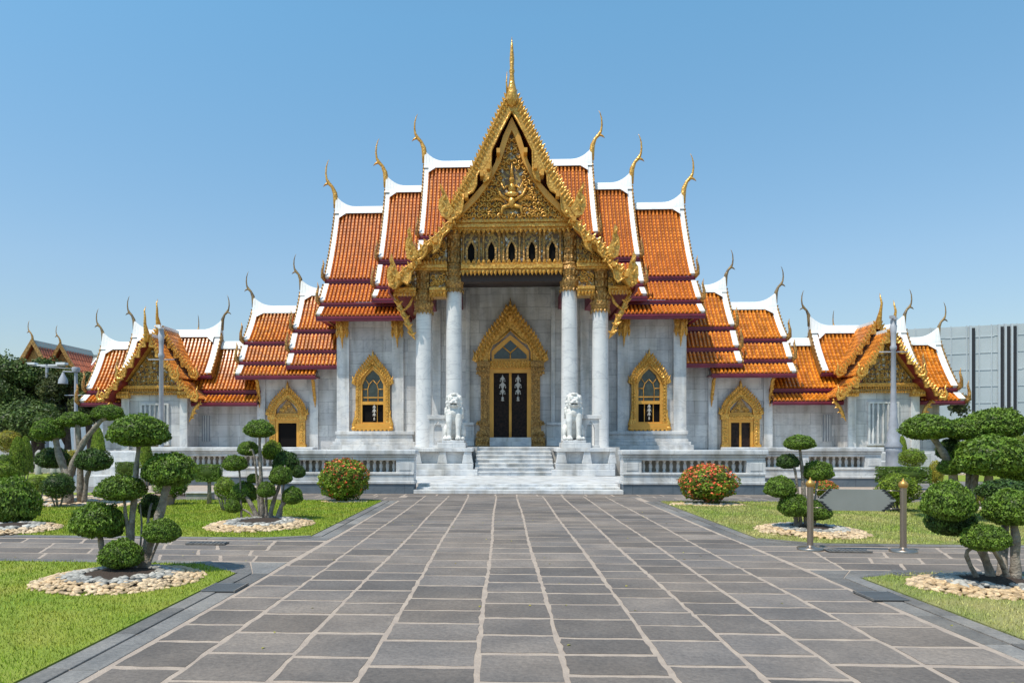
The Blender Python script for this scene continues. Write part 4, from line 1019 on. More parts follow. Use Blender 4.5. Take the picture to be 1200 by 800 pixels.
balustrade(3.14, 7.42, 0, 1.34, 'marble balustrade directly right of the steps, behind the red flowered bush')
balustrade(-13.4, -7.36, 4, 1.39, 'long set back balustrade behind the left cloud topiary')
balustrade(7.48, 12.85, 4, 1.39, 'long set back balustrade ending at the right lamp post')
mb = MB()
for s in (-1, 1):
    mb.box(s*7.0, s*7.4, .7, 4.0, .28, 1.3); mb.box(s*12.5, s*12.8, 4.7, 9, 0, 1.3)
mb.box(-16.4, -13.5, 4.4, 7.5, 0, 1.22); mb.box(-15.6, -13.45, 3.6, 4.4, 0, .7); mb.box(-15.9, -13.45, 2.9, 3.6, 0, .4)
o = mb.build('parapet_wall', 'marble', bevel=.02); tag(o, 'low plain marble parapet walls joining the balustrades to the terrace', 'parapet')

# ------------------------------------------------------------------ lions
def lion_mesh():
    b = MB()
    E = lambda c, r: b.ball(c, r, 20, 12)
    # y: front is -Y ; z from 0 (paw level)
    E((0, .34, .42), (.36, .42, .42)); E((0, .22, .72), (.32, .36, .42)); E((0, .04, 1.02), (.31, .30, .36)); E((0, -.08, 1.18), (.30, .24, .26))
    E((0, -.04, 1.42), (.25, .24, .25))
    for s in (-1, 1):
        b.tube([(s*.19, -.16, 1.12), (s*.20, -.26, .8), (s*.195, -.28, .45), (s*.19, -.28, .10)], [.17, .135, .105, .10], 14)
        E((s*.20, -.38, .09), (.125, .18, .10)); E((s*.12, -.50, .07), (.045, .07, .06)); E((s*.2, -.53, .07), (.045, .07, .06)); E((s*.28, -.50, .07), (.045, .07, .06))
        E((s*.34, .32, .36), (.16, .34, .36)); E((s*.38, .02, .10), (.10, .34, .10)); E((s*.38, -.28, .07), (.1, .1, .07))
        E((s*.33, .0, 1.2), (.09, .2, .16))                 # mane locks on the shoulder
        E((s*.34, -.02, 1.32), (.08, .13, .12)); E((s*.36, .06, 1.05), (.06, .12, .13))
        for k in range(7):
            a = -.5+k*.42; E((s*(.27*math.cos(a)+.02), -.02+.02*k, 1.66+.33*math.sin(a)), (.09, .12, .09))
        E((s*.12, -.34, 1.76), (.07, .06, .055)); E((s*.12, -.31, 1.84), (.10, .07, .035)); E((s*.10, -.38, 1.62), (.09, .08, .06)); E((s*.28, -.1, 1.86), (.06, .05, .09))
        E((s*.17, -.30, 1.52), (.05, .1, .05))
    E((0, -.08, 1.68), (.28, .28, .30)); E((0, .08, 1.62), (.30, .24, .36)); E((0, -.28, 1.66), (.16, .16, .12)); E((0, -.42, 1.69), (.065, .05, .05)); E((0, -.34, 1.49), (.13, .1, .045))
    E((0, -.2, 1.98), (.12, .14, .06)); E((0, .0, 2.0), (.12, .18, .06))
    E((0, .62, .2), (.12, .2, .12)); b.tube([(0, .7, .15), (0, .82, .4), (0, .72, .75), (0, .62, .95)], [.07, .06, .08, .02], 10)
    E((0, -.26, 1.18), (.14, .1, .16))
    me = b.mesh('lion_raw', 'carved'); o = bpy.data.objects.new('lion_raw', me); COL.objects.link(o)
    r = o.modifiers.new('r', 'REMESH'); r.mode = 'VOXEL'; r.voxel_size = .020; r.use_smooth_shade = True
    sm = o.modifiers.new('s', 'SMOOTH'); sm.iterations = 3; sm.factor = .5
    dg = bpy.context.evaluated_depsgraph_get(); me2 = bpy.data.meshes.new_from_object(o.evaluated_get(dg)); me2.name = 'lion_body'
    bpy.data.objects.remove(o)
    return me2
LM = lion_mesh()
for s, nm in ((-1, 'left'), (1, 'right')):
    R = thing('stone_lion', 'white stone guardian lion seated to the %s of the stairs' % nm, 'lion statue', (s*2.38-.02, 7.0, 1.345), 'guardian lions by the stairs')
    o = bpy.data.objects.new('lion_body', LM); COL.objects.link(o); o.parent = R; o.location = (0, 0, .30); o.scale = (.93, .93, .92)
    b = MB(); b.box(-.5 if s > 0 else -.62, .62 if s > 0 else .5, -.62, .85, 0, .2); b.box(-.44, .44, -.56, .8, .2, .30); b.build('statue_base', 'marble', R, .02)
    b = MB()
    b.box(-.13, .13, -.30, -.27, 1.70, 1.72)
    for q in (-1, 1): b.ball((q*.112, -.355, 1.925), (.035, .02, .026))
    b.tube([(-.14, -.385, 1.74), (0, -.44, 1.715), (.14, -.385, 1.74)], .013, 6); b.build('face_lines', 'dark', R).scale = (.93, .93, 1)

# ------------------------------------------------------------------ foliage meshes
def leafmesh(name, pts, nrm, size, m, core=None, jit=.6, aspect=.6, extra=None, tb=None):
    n = len(pts); nr = nrm+rng.normal(0, jit, (n, 3)); nr /= np.linalg.norm(nr, axis=1)[:, None]
    r = rng.normal(0, 1, (n, 3)); a = np.cross(nr, r); a /= np.linalg.norm(a, axis=1)[:, None]; b = np.cross(nr, a)
    sz = size*rng.uniform(.65, 1.3, n)[:, None] if np.isscalar(size) else size[:, None]*rng.uniform(.65, 1.3, n)[:, None]
    base = pts-a*sz*.5; tip = pts+a*sz*.5; l = pts+b*sz*aspect*.5+nr*sz*.10; rt = pts-b*sz*aspect*.5+nr*sz*.10
    V = np.stack([base, rt, tip, l], 1).reshape(-1, 3); idx = np.arange(n)*4
    Fc = np.stack([np.stack([idx, idx+1, idx+2], 1), np.stack([idx, idx+2, idx+3], 1)], 1).reshape(-1, 3)
    vs = [tuple(v) for v in V]; fs = [tuple(f) for f in Fc.tolist()]
    ti = np.repeat(rng.random(n) if tb is None else np.clip(tb+rng.normal(0, .2, n), -.2, 1.3), 2).tolist(); mi = [0]*len(fs); sm = [False]*len(fs)
    if core:
        c = MB()
        for cc, cr in core: c.ball(cc, cr, 14, 8)
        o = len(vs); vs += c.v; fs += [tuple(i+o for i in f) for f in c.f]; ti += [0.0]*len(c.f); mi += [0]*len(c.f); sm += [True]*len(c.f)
    me = bpy.data.meshes.new(name); me.from_pydata(vs, [], fs); ms = m if isinstance(m, list) else [m]
    for q in ms: me.materials.append(M[q])
    if extra is not None:
        for k in extra: mi[2*k] = 1; mi[2*k+1] = 1
        me.polygons.foreach_set('material_index', mi)
    me.polygons.foreach_set('use_smooth', sm)
    t = me.attributes.new('tint', 'FLOAT', 'FACE'); t.data.foreach_set('value', ti); me.update(); return me
def pad_mesh(name, m, N=3000, zh=.62, size=.13, flat=.55, lump=.085, flowers=0, fl_size=1.3, seed=0):
    d = rng.normal(0, 1, (N, 3)); d /= np.linalg.norm(d, axis=1)[:, None]
    r = np.empty(N)
    for i in range(N):
        v = Vector(d[i]); r[i] = 1+lump*noise.noise(v*2.2+Vector((seed*7.1, 0, 0)))*1.5+lump*.6*noise.noise(v*6+Vector((0, seed*3.3, 0)))
    rr_ = r*(1.03-np.abs(rng.normal(0, .08, N)))*1.0
    st = rng.random(N) < .018; rr_ = np.where(st, rr_*1.07, rr_)
    p = d*rr_[:, None]; p[:, 2] = np.where(p[:, 2] > 0, p[:, 2]*zh, p[:, 2]*zh*flat)
    nn = d.copy(); nn[:, 2] /= zh; nn /= np.linalg.norm(nn, axis=1)[:, None]; nn[:, 2] += .25
    ex = None; sz = np.full(N, size)
    if flowers:
        ex = [i for i in range(N) if rng.random() < flowers*(.35+1.0*max(0, d[i][2]))*(1 if noise.noise(Vector(d[i])*5+Vector((3, seed, 0))) > -.05 else .15)]
        sz[ex] *= fl_size
    tb = np.clip(.5+np.array([noise.noise(Vector(q)*4+Vector((9, seed, 1))) for q in d])*.9, 0, 1)
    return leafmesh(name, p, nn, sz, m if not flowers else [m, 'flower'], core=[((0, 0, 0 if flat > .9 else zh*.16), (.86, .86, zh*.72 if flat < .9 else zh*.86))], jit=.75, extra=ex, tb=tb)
PADS = {('leaf', k): pad_mesh('foliage_pad', 'leaf', seed=k, N=4600, size=.105) for k in range(3)}
PADS.update({('leaf_dk', k): pad_mesh('foliage_pad', 'leaf_dk', seed=k+5, N=4200, size=.105) for k in range(2)})
PADS[('leaf_lt', 0)] = pad_mesh('foliage_pad', 'leaf_lt', seed=12, N=3200, size=.11)
PADS[('leaf_yl', 0)] = pad_mesh('foliage_pad', 'leaf_yl', seed=13, N=2400, size=.15, lump=.2)
BALL = {k: pad_mesh('foliage', m, zh=1.0, flat=.85, seed=20+i, N=4200, size=.10, lump=.12) for i, (k, m) in enumerate((('g', 'leaf'), ('d', 'leaf_dk'), ('l', 'leaf_lt'), ('y', 'leaf_yl')))}
BALL['f1'] = pad_mesh('foliage', 'leaf_lt', zh=.9, flat=.95, seed=31, N=4800, size=.105, lump=.14, flowers=.32, fl_size=1.2)
BALL['f2'] = pad_mesh('foliage', 'leaf_lt', zh=.85, flat=.95, seed=32, N=4800, size=.105, lump=.14, flowers=.62, fl_size=1.15)
def cone_mesh(m, box=False):
    N = 4200; u = rng.random(N); a = rng.random(N)*2*PI
    if box:
        p = rng.uniform(-1, 1, (N, 3)); ax = rng.integers(0, 3, N); sg_ = rng.choice([-1, 1], N)
        for i in range(N): p[i, ax[i]] = sg_[i]*(1-abs(rng.normal(0, .03)))
        nn = np.zeros((N, 3)); nn[np.arange(N), ax] = sg_; core = None
        me = leafmesh('foliage', p, nn, .13, m, core=[((0, 0, 0), (1.12, 1.12, 1.12))], jit=.5); return me
    R_ = np.sqrt(np.clip(1-u**1.9, 0, 1))*(1-np.abs(rng.normal(0, .05, N))); R_ = R_*(1+.06*np.sin(a*3))
    p = np.stack([R_*np.cos(a), R_*np.sin(a), u*2-1], 1); nn = np.stack([np.cos(a), np.sin(a), .4+0*a], 1)
    return leafmesh('foliage', p, nn, .12, m, core=[((0, 0, -.35), (.8, .8, .75)), ((0, 0, .1), (.6, .6, .72))], jit=.5)
CONE = cone_mesh('leaf_lt'); HEDGE = cone_mesh('leaf', True)

# pebble beds
def pebbles(x, y, rx, ry, lab, n=700, size=.035, soil=True, mound=.10, inner=.52):
    b = MB()
    for i in range(n):
        for _ in range(20):
            a = random.random()*2*PI; r = math.sqrt(random.uniform(inner*inner*.65, 1))
            break
        px, py = r*rx*math.cos(a), r*ry*math.sin(a); g_ = r < .64+random.uniform(-.05, .05)
        z = .02+mound*(1-r**2.2); s_ = size*random.uniform(.7, 1.25)*(1.15 if g_ else 1)
        b.cm = 1 if g_ else 0; an = random.random()*PI; o = len(b.v)
        b.ball((0, 0, 0), (s_*1.25, s_*.85, s_*.55), 7, 5, random.random())
        ca, sa = math.cos(an), math.sin(an); tx_ = random.uniform(-.3, .3)
        for q_ in range(o, len(b.v)):
            v = b.v[q_]; b.v[q_] = (v[0]*ca-v[1]*sa+px, v[0]*sa+v[1]*ca+py, v[2]+tx_*v[0]+z)
    o = b.build('pebble_bed', ['peb_tan', 'peb_grey'], loc=(x, y, 0)); stuff(o, lab, 'pebbles')
    m_ = MB(); m_.lathe(0, 0, [(1, -.01), (.85, mound*.35), (.6, mound*.72), (.42, mound*1.0), (.2, mound*1.35), (.01, mound*1.5)], 28)
    o = m_.build('soil', 'soil', loc=(x, y, 0)); o.scale = (rx, ry, 1); struct(o)
def strip_pebbles(x0, x1, y0, y1, n, lab, size=.06):
    b = MB()
    for i in range(n):
        s_ = size*random.uniform(.7, 1.3); b.cm = 0 if random.random() < .7 else 1
        b.ball((random.uniform(x0, x1), random.uniform(y0, y1), .02), (s_*1.2, s_, s_*.6), 6, 4, random.random())
    stuff(b.build('pebble_strip', ['peb_tan', 'peb_grey']), lab, 'pebbles')
    b = MB(); b.box(x0, x1, y0, y1, -.02, .012); struct(b.build('soil', 'grout'))

def topiary(label, base, Y, pads, limbs, group, m='leaf', r0=.05, barkm='bark', z0=.08):
    B = at(base[0], base[1], Y); R = thing('topiary_tree', label, 'topiary', (B.x, B.y, 0), group)
    O = Vector((B.x, B.y, 0)); tb = MB()
    for L_ in limbs:
        pts = []; n = len(L_['p'])
        for i, (px, py) in enumerate(L_['p']):
            p = at(px, py, Y+L_.get('d', 0)*i/max(1, n-1))-O
            if i == 0: p.z = min(p.z, z0)
            pts.append(p)
        # smooth
        Q = []
        for i in range(len(pts)-1):
            a = pts[max(i-1, 0)]; b = pts[i]; c = pts[i+1]; d = pts[min(i+2, len(pts)-1)]
            for t in (0, .25, .5, .75): Q.append(.5*((2*b)+(c-a)*t+(2*a-5*b+4*c-d)*t*t+(3*b-a-3*c+d)*t**3))
        Q.append(pts[-1]); m_ = len(Q); ra = L_.get('r', r0)
        Q = [q_+Vector((random.uniform(-1, 1), random.uniform(-1, 1), 0))*ra*.12 for q_ in Q]
        tb.tube(Q, [ra*(1.25-.65*i/m_)*(1+.12*math.sin(i*1.7)) for i in range(m_)], 9)
    tb.build('trunk', barkm, R)
    for i, pd in enumerate(pads):
        px, py, rx, ry = pd[:4]; dy = pd[4] if len(pd) > 4 else 0; mm = pd[5] if len(pd) > 5 else m
        P = at(px, py, Y+dy)-O; k_ = mpp(Y+dy); ks = [q_ for q_ in PADS if q_[0] == mm]
        me = PADS[ks[i % len(ks)]]; zs = ry*k_*2/(.62*1.55)
        inst(me, 'foliage_pad', R, (P.x, P.y, P.z-ry*k_*.28), (rx*k_*.93, rx*k_*.88, zs*.93), random.random()*6)
    return R
def bush(label, px, py, rx, ry, Y, kind, group, nm='bush', cat='bush', stem=None):
    P = at(px, py, Y); k_ = mpp(Y); R = thing(nm, label, cat, (P.x, P.y, 0), group)
    me = {'cone': CONE, 'hedge': HEDGE}.get(kind) or BALL[kind]
    inst(me, 'foliage', R, (0, 0, P.z), (rx*k_, rx*k_*(.9 if kind != 'hedge' else .5), ry*k_), random.random()*6 if kind != 'hedge' else 0)
    b = MB(); zt = P.z
    if stem: b.tube([(0, 0, 0), (.01, 0, zt*.5), (0, 0, zt)], [stem*1.3, stem, stem], 8)
    else:
        for q_ in range(5):
            a = q_*1.26; b.tube([(.05*math.cos(a), .05*math.sin(a), 0), (.16*math.cos(a), .16*math.sin(a), zt*.7)], [.018, .014], 6)
    b.build('trunk', 'bark', R); return R
GT = 'cloud pruned topiary trees in the gardens'; GB = 'rounded bushes in the gardens'; GC = 'cone shaped clipped shrubs'; GH = 'box clipped hedges'
# near left
c = gr(141, 681); pebbles(c.x, c.y, .92, .86, 'mound of tan and grey pebbles round the near left topiary', 1150, .034)
topiary('large cloud pruned tree on the near left pebble mound', (142, 660), -13.55,
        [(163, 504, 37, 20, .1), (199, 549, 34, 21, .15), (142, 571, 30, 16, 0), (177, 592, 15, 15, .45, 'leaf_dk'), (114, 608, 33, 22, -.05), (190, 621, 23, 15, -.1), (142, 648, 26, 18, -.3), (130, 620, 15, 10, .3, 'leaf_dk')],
        [dict(p=[(152, 664), (153, 630), (157, 590), (160, 550), (163, 515)], r=.038, d=.1), dict(p=[(170, 664), (173, 640), (186, 605), (196, 570), (199, 555)], r=.055, d=.15),
         dict(p=[(153, 655), (148, 610), (145, 580)], r=.022, d=0), dict(p=[(125, 658), (119, 640), (116, 615)], r=.035, d=-.05), dict(p=[(165, 640), (175, 600), (178, 590)], r=.016, d=.3), dict(p=[(162, 650), (166, 620), (164, 590)], r=.012, d=.1), dict(p=[(172, 655), (185, 635), (190, 625)], r=.016)], GT)
# near right
c = gr(1165, 690); pebbles(c.x, c.y, .86, .68, 'mound of tan pebbles with a grey rim round the near right topiary', 950, .036)
topiary('cloud pruned tree with looping stems on the near right pebble mound', (1165, 668), -13.9,
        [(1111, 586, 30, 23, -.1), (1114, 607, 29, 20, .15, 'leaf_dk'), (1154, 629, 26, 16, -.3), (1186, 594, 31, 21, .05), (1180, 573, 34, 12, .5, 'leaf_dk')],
        [dict(p=[(1162, 668), (1153, 650), (1135, 625), (1120, 605)], r=.04, d=0), dict(p=[(1189, 668), (1190, 640), (1188, 600)], r=.048), dict(p=[(1182, 672), (1172, 655), (1160, 640)], r=.028, d=-.2),
         dict(p=[(1147, 668), (1134, 655), (1134, 645), (1145, 640)], r=.022), dict(p=[(1174, 668), (1176, 640), (1180, 600), (1181, 580)], r=.045, d=.5), dict(p=[(1158, 660), (1155, 648), (1153, 635)], r=.02)], GT)
# mid left
c = gr(306, 616); pebbles(c.x, c.y, .97, 1.2, 'pebble mound round the tall many armed topiary left of the path', 900, .045)
topiary('tall many armed cloud pruned tree on the left lawn', (315, 608), -7.9,
        [(304, 502, 19, 11), (291, 525, 13, 9, .2), (275, 542, 16, 10), (319, 527, 13, 12, .5, 'leaf_lt'), (335, 541, 17, 14, .4, 'leaf_dk'), (329, 556, 15, 12), (343, 580, 13, 11), (297, 560, 8, 6, .2), (312, 573, 12, 10, -.2), (286, 576, 17, 13, .2), (274, 592, 11, 9), (350, 552, 9, 8, .3, 'leaf_dk')],
        [dict(p=[(308, 606), (306, 570), (305, 540), (304, 508)], r=.04), dict(p=[(302, 606), (294, 590), (285, 578)], r=.045), dict(p=[(316, 606), (320, 590), (326, 572), (330, 560)], r=.04), dict(p=[(325, 605), (330, 592), (342, 584)], r=.04), dict(p=[(305, 545), (298, 534), (292, 528)], r=.022),
         dict(p=[(283, 565), (281, 555), (277, 547)], r=.018), dict(p=[(300, 604), (288, 598), (276, 595)], r=.022), dict(p=[(312, 604), (312, 590), (312, 576)], r=.03), dict(p=[(329, 590), (333, 560), (334, 545)], r=.02)], GT)
# mid right
c = gr(950, 624); pebbles(c.x, c.y, .9, 1.05, 'pebble mound under the topiary behind the blank sign', 900, .042)
topiary('small cloud pruned tree on the right lawn behind the blank sign', (940, 620), -9.1,
        [(937, 518, 19, 9), (923, 540, 13, 9, .1, 'leaf_dk'), (958, 551, 19, 12), (914, 570, 19, 13), (930, 591, 18, 14, -.1), (957, 597, 18, 12)],
        [dict(p=[(946, 616), (942, 580), (940, 550), (937, 522)], r=.035), dict(p=[(934, 616), (932, 604), (930, 595)], r=.04), dict(p=[(939, 564), (932, 552), (925, 543)], r=.022), dict(p=[(952, 616), (958, 600)], r=.03), dict(p=[(950, 600), (957, 570), (958, 555)], r=.018), dict(p=[(938, 612), (924, 590), (915, 575)], r=.02)], GT)
# far left round one
c = gr(12, 622); pebbles(c.x, c.y, .8, .9, 'pebble mound under the round tree at the left edge', 500, .045)
topiary('round headed small tree on the left lawn at the picture edge', (16, 618), -8.7, [(15, 586, 33, 29)], [dict(p=[(16, 622), (16, 600), (15, 590)], r=.06)], GT, 'leaf', barkm='bark_dark')
bush('bright green round bush at the far left edge', 1, 555, 17, 15, -6, 'l', GB)
# back left
topiary('forked pale trunk topiary tree behind the round dark bush', (80, 592), -3.9,
        [(56, 503, 20, 14), (88, 491, 20, 10, .2), (127, 483, 19, 10, .2), (62, 536, 21, 13, .5, 'leaf_dk'), (110, 538, 23, 14, -.2, 'leaf_dk')],
        [dict(p=[(80, 592), (79, 560), (72, 540), (64, 510)], r=.11), dict(p=[(80, 580), (84, 550), (97, 520), (112, 500), (124, 488)], r=.08), dict(p=[(95, 522), (92, 510), (90, 496)], r=.07), dict(p=[(98, 590), (102, 560), (108, 545)], r=.06)], GT)
bush('dark round bush on the pebbles in front of the forked tree', 68, 570, 20, 16, -4.9, 'd', GB)
bush('yellowish low bush beside the round headed tree', 44, 568, 13, 11, -3.9, 'l', GB)
bush('left tall pale green cone shrub', 21, 534, 12, 23, 3.5, 'cone', GC, 'clipped_shrub', 'shrub'); bush('cone shrub just behind the tall pale one', 30, 532, 9, 22, 4.5, 'cone', GC, 'clipped_shrub', 'shrub')
bush('cone shrub beneath the highest left topiary pad', 115, 524, 10, 24, 5.5, 'cone', GC, 'clipped_shrub', 'shrub')
bush('small cone shrub behind the near left tree', 171, 532, 9, 16, 1.0, 'cone', GC, 'clipped_shrub', 'shrub')
bush('orange leaved croton bush behind the forked trunk', 84, 538, 13, 11, 3, 'y', GB)
bush('yellow leaved bush at the left border by the trees', 10, 518, 15, 14, 7, 'y', GB)
bush('small low green bush behind the left border', 5, 541, 9, 9, 3, 'g', GB)
bush('box hedge left of the near left tree stem', 148, 549, 11, 8, -1.5, 'hedge', GH, 'hedge', 'hedge')
bush('flat topped hedge tree on a short stem', 245, 554, 14, 10, -4.0, 'hedge', GH, 'hedge', 'hedge', stem=.05)
bush('green bush behind the near left tree trunk', 200, 570, 19, 14, -4.2, 'g', GB)
bush('yellow green bush left of the many armed topiary', 264, 573, 13, 14, -5.8, 'l', GB)
bush('long low box hedge behind the left pebbles', 214, 551, 14, 7, -1.2, 'hedge', GH, 'hedge', 'hedge')
bush('large bush with a few red flowers before the left balustrade', 403, 562, 31, 28, -2.9, 'f1', 'flowering bushes beside the path')
bush('round bush covered in red flowers before the right balustrade', 829, 566, 32, 25, -3.4, 'f2', 'flowering bushes beside the path')
c = gr(403, 588.5); pebbles(c.x, c.y, .62, .3, 'thin ring of pebbles under the left flowering bush', 160, .04, mound=.02)
c = gr(829, 592); pebbles(c.x, c.y, .95, .5, 'ring of tan pebbles under the red flowered bush', 320, .045, mound=.02)
strip_pebbles(-20, -9.7, -4.8, -1.7, 1900, 'tan and grey pebble strip along the back of the left lawn')
strip_pebbles(-30, -17, 13.2, 15, 700, 'distant pebble strip on the left')
strip_pebbles(10.5, 22, -4.8, -2.7, 1500, 'tan pebble strip along the back of the right lawn')
strip_pebbles(17, 28, 13.2, 15, 500, 'distant pebble strip on the right')
# back right
topiary('big spreading topiary tree behind the near right one', (1120, 600), -7.0,
        [(1087, 500, 31, 15, .1), (1131, 502, 25, 13, .4), (1167, 495, 33, 18, .3), (1162, 533, 43, 24, -.4), (1114, 546, 14, 10), (1113, 526, 15, 13, .6, 'leaf_dk'), (1195, 545, 26, 20, .1)],
        [dict(p=[(1118, 602), (1119, 575), (1115, 550), (1105, 530), (1090, 508)], r=.09), dict(p=[(1135, 602), (1136, 570), (1134, 520)], r=.07, d=.3), dict(p=[(1160, 602), (1158, 575), (1160, 540)], r=.09, d=-.3), dict(p=[(1136, 560), (1150, 520), (1166, 500)], r=.06, d=.3), dict(p=[(1170, 600), (1185, 570), (1195, 550)], r=.05)], GT)
bush('small bush of red and yellow leaves behind the near right topiary', 1151, 583, 8, 11, -4.0, 'f1', GB)
bush('dark green round bush by the right picture edge', 1185, 580, 24, 14, -5.5, 'd', GB)
bush('leafy bush behind the blank sign, below the hedge', 1053, 574, 25, 18, -5.2, 'l', GB)
bush('clipped hedge in front of the right lamp post', 1058, 556, 25, 9, -1.5, 'hedge', GH, 'hedge', 'hedge')
bush('round light green shrub beside the lamp post base', 1069, 537, 15, 11, 2.5, 'l', GB, stem=.04)
bush('small cone shrub directly right of the lamp post', 1057, 524, 6, 13, 6.5, 'cone', GC, 'clipped_shrub', 'shrub')
bush('red flowered bush behind the right lawn topiary', 966, 572, 16, 11, -4.0, 'f2', 'flowering bushes beside the path')
bush('yellow green shrub under the big spreading topiary', 1097, 556, 8, 16, -1.5, 'y', GB)
bush('bright shrub at the right edge behind the topiaries', 1196, 520, 14, 11, 0, 'l', GB)
# stone blocks
for px, py, wd, hh, Y, m_, lab in ((235, 581, 28, 10, -2.6, 'stonebox', 'pale stone block beneath the flat topped hedge tree'), (189, 586, 22, 16, -4.4, 'stonepink', 'pinkish stone block behind the near left tree'), (1010, 592, 60, 5, -4.9, 'stonebox', 'long flat stone kerb block behind the blank sign')):
    P = at(px, py, Y); k_ = mpp(Y); b = MB(); h = max(.08, P.z+hh*k_/2)
    b.box(-wd*k_/2, wd*k_/2, -.2, .2, 0, h-.05); b.box(-wd*k_/2-.03, wd*k_/2+.03, -.23, .23, h-.05, h)
    o = b.build('stone_block', m_, bevel=.03, loc=(P.x, P.y, 0)); tag(o, lab, 'stone block')

# ------------------------------------------------------------------ blank sign between two posts
a = gr(949.5, 644); e = gr(1058.5, 646.5)
for p, lab in ((a, 'left bronze post with a brass finial beside the blank sign'), (e, 'right bronze post with a brass finial beside the blank sign')): pass
SG = thing('sign', 'blank grey notched sign board held between two bronze posts with brass tops', 'sign', ((a.x+e.x)/2, (a.y+e.y)/2, 0)); O = SG.location.copy()
for p in (a, e):
    x, y = p.x-O.x, p.y-O.y
    b = MB(); b.lathe(x, y, [(.044, .02), (.044, .93)], 20); po = b.build('post', 'steel', SG)
    b = MB(); b.lathe(x, y, [(.046, .93), (.06, .95), (.066, .985), (.052, 1.01), (.028, 1.03), (.012, 1.04), (.016, 1.05), (.004, 1.068)], 20); b.build('post_finial', 'brass', po)
    b = MB(); b.lathe(x, y, [(.185, .0), (.185, .034), (.175, .040), (.07, .046), (.055, .058), (.044, .07)], 28); b.build('base_plate', 'steel', po)
d_ = Vector((e.x-a.x, e.y-a.y)); ang = math.atan2(d_.y, d_.x)
b = MB(); hl = .535; hh = .155; zc = .745
hexa = [(-hl, zc), (-hl+.15, zc+hh), (hl-.15, zc+hh), (hl, zc), (hl-.15, zc-hh), (-hl+.15, zc-hh)]
b.prism(hexa, -.012, .012); pn = b.build('panel', 'signgrey', SG); pn.rotation_euler = (0, 0, ang)
for sx in (-1, 1):
    for sz in (-1, 1):
        b = MB()
        for k_ in range(4):
            t = .10+k_*.24; x = -hl+.15*t; z = zc+sz*hh*t
            b.prism([(sx*(x+.008), z), (sx*(x+.075), z+sz*.012), (sx*(x+.05), z+sz*.03), (sx*(x+.085), z+sz*.04), (sx*(x+.03), z+sz*.036)], -.0155, -.012)
        b.build('corner_ornament', 'black', pn)
for z in (zc+.14, zc-.12):
    for q in (-1, 1):
        b = MB(); b.tube([(q*(d_.length/2-.04), 0, z), (q*(hl-.12), 0, z)], .007, 6); o = b.build('rail', 'steel', SG); o.rotation_euler = (0, 0, ang)

# ------------------------------------------------------------------ lamp posts
def lamp(px, Y, ztop, lab, s=1.0, kind=0):
    P = at(px, 517, Y); R = thing('lamp_post', lab, 'lamp post', (P.x, Y, 0), 'grey lamp and camera posts')
    b = MB(); b.lathe(0, 0, [(.30*s, 0), (.30*s, .08), (.26*s, .12), (.25*s, 1.2), (.28*s, 1.27), (.25*s, 1.36)], 16); 
    if kind: b.lathe(0, 0, [(.26*s, 1.36), (.3*s, 1.42), (.19*s, 1.6), (.22*s, 1.85), (.15*s, 2.1), (.17*s, 2.2), (.12*s, 2.5), (.13*s, 2.75), (.10*s, 3.0)], 14)
    b.build('base', 'lampgrey', R)
    b = MB(); z0 = 2.9 if kind else 1.3
    b.lathe(0, 0, [(.10*s, z0), (.085*s, z0+1.0), (.09*s, z0+1.02), (.075*s, ztop-1.2), (.11*s, ztop-1.15), (.11*s, ztop-1.05), (.08*s, ztop-1.0), (.09*s, ztop-.6), (.12*s, ztop-.3), (.10*s, ztop-.28), (.10*s, ztop-.1)], 12); b.build('pole', 'lampgrey', R)
    b = MB(); b.tube([(-.5*s, 0, ztop-1.25), (.5*s, 0, ztop-1.25)], .022*s, 6); b.build('cross_bar', 'lampgrey', R)
    b = MB(); b.box(-.05, .05, -.18, .1, ztop-.1, ztop-.02); b.box(-.16, .0, -.12, -.02, ztop-.04, ztop+.06); b.tube([(0, 0, ztop-.28), (0, 0, ztop+.05)], .02, 6); b.build('camera', 'lampgrey' if kind else 'white', R)
    return R
lamp(189, 5, 5.95, 'tall grey post with small cameras before the left pavilion'); lamp(1047, 5, 6.1, 'ornate grey lamp post with a fluted base by the right pavilion', 1.0, 1)
def tall_lamp(px, Y, ztop, lab, bell):
    P = at(px, 517, Y); R = thing('lamp_post', lab, 'lamp post', (P.x, Y, 0), 'grey lamp and camera posts'); R['group'] = 'thin distant lamp posts on the left'
    b = MB(); b.lathe(0, 0, [(.2, 0), (.18, .9), (.12, 1.0), (.09, ztop)], 10); b.build('pole', 'lampgrey', R)
    b = MB()
    if bell:
        b.tube([(0, 0, ztop-.3), (-.8, 0, ztop-.25)], .04, 6); b.lathe(-.8, 0, [(.28, ztop-1.0), (.25, ztop-.75), (.1, ztop-.45), (.05, ztop-.3)], 12); b.lathe(0, 0, [(.2, ztop-.3), (.24, ztop-.1), (.2, ztop)], 10)
        b.tube([(-.7, 0, ztop-1.7), (.7, 0, ztop-1.7)], .03, 6); b.tube([(-2.2, 0, ztop+.05), (-.1, 0, ztop-.1)], .03, 6)
    else:
        b.box(-1.2, 1.2, -.05, .05, ztop-.1, ztop); b.box(-1.3, -.7, -.2, .2, ztop-.02, ztop+.12); b.box(.7, 1.3, -.2, .2, ztop-.02, ztop+.12)
        c_ = MB(); c_.box(-.4, -.15, -.15, .15, ztop-4.3, ztop-3.7); c_.build('control_box', 'white', R)
    b.build('lamp_head', 'white' if not bell else 'lampgrey', R)
tall_lamp(55, 24, 6.6, 'thin flood light pole among the left trees', False); tall_lamp(89, 21, 6.1, 'grey pole with a bell shaped lamp by the left trees', True)

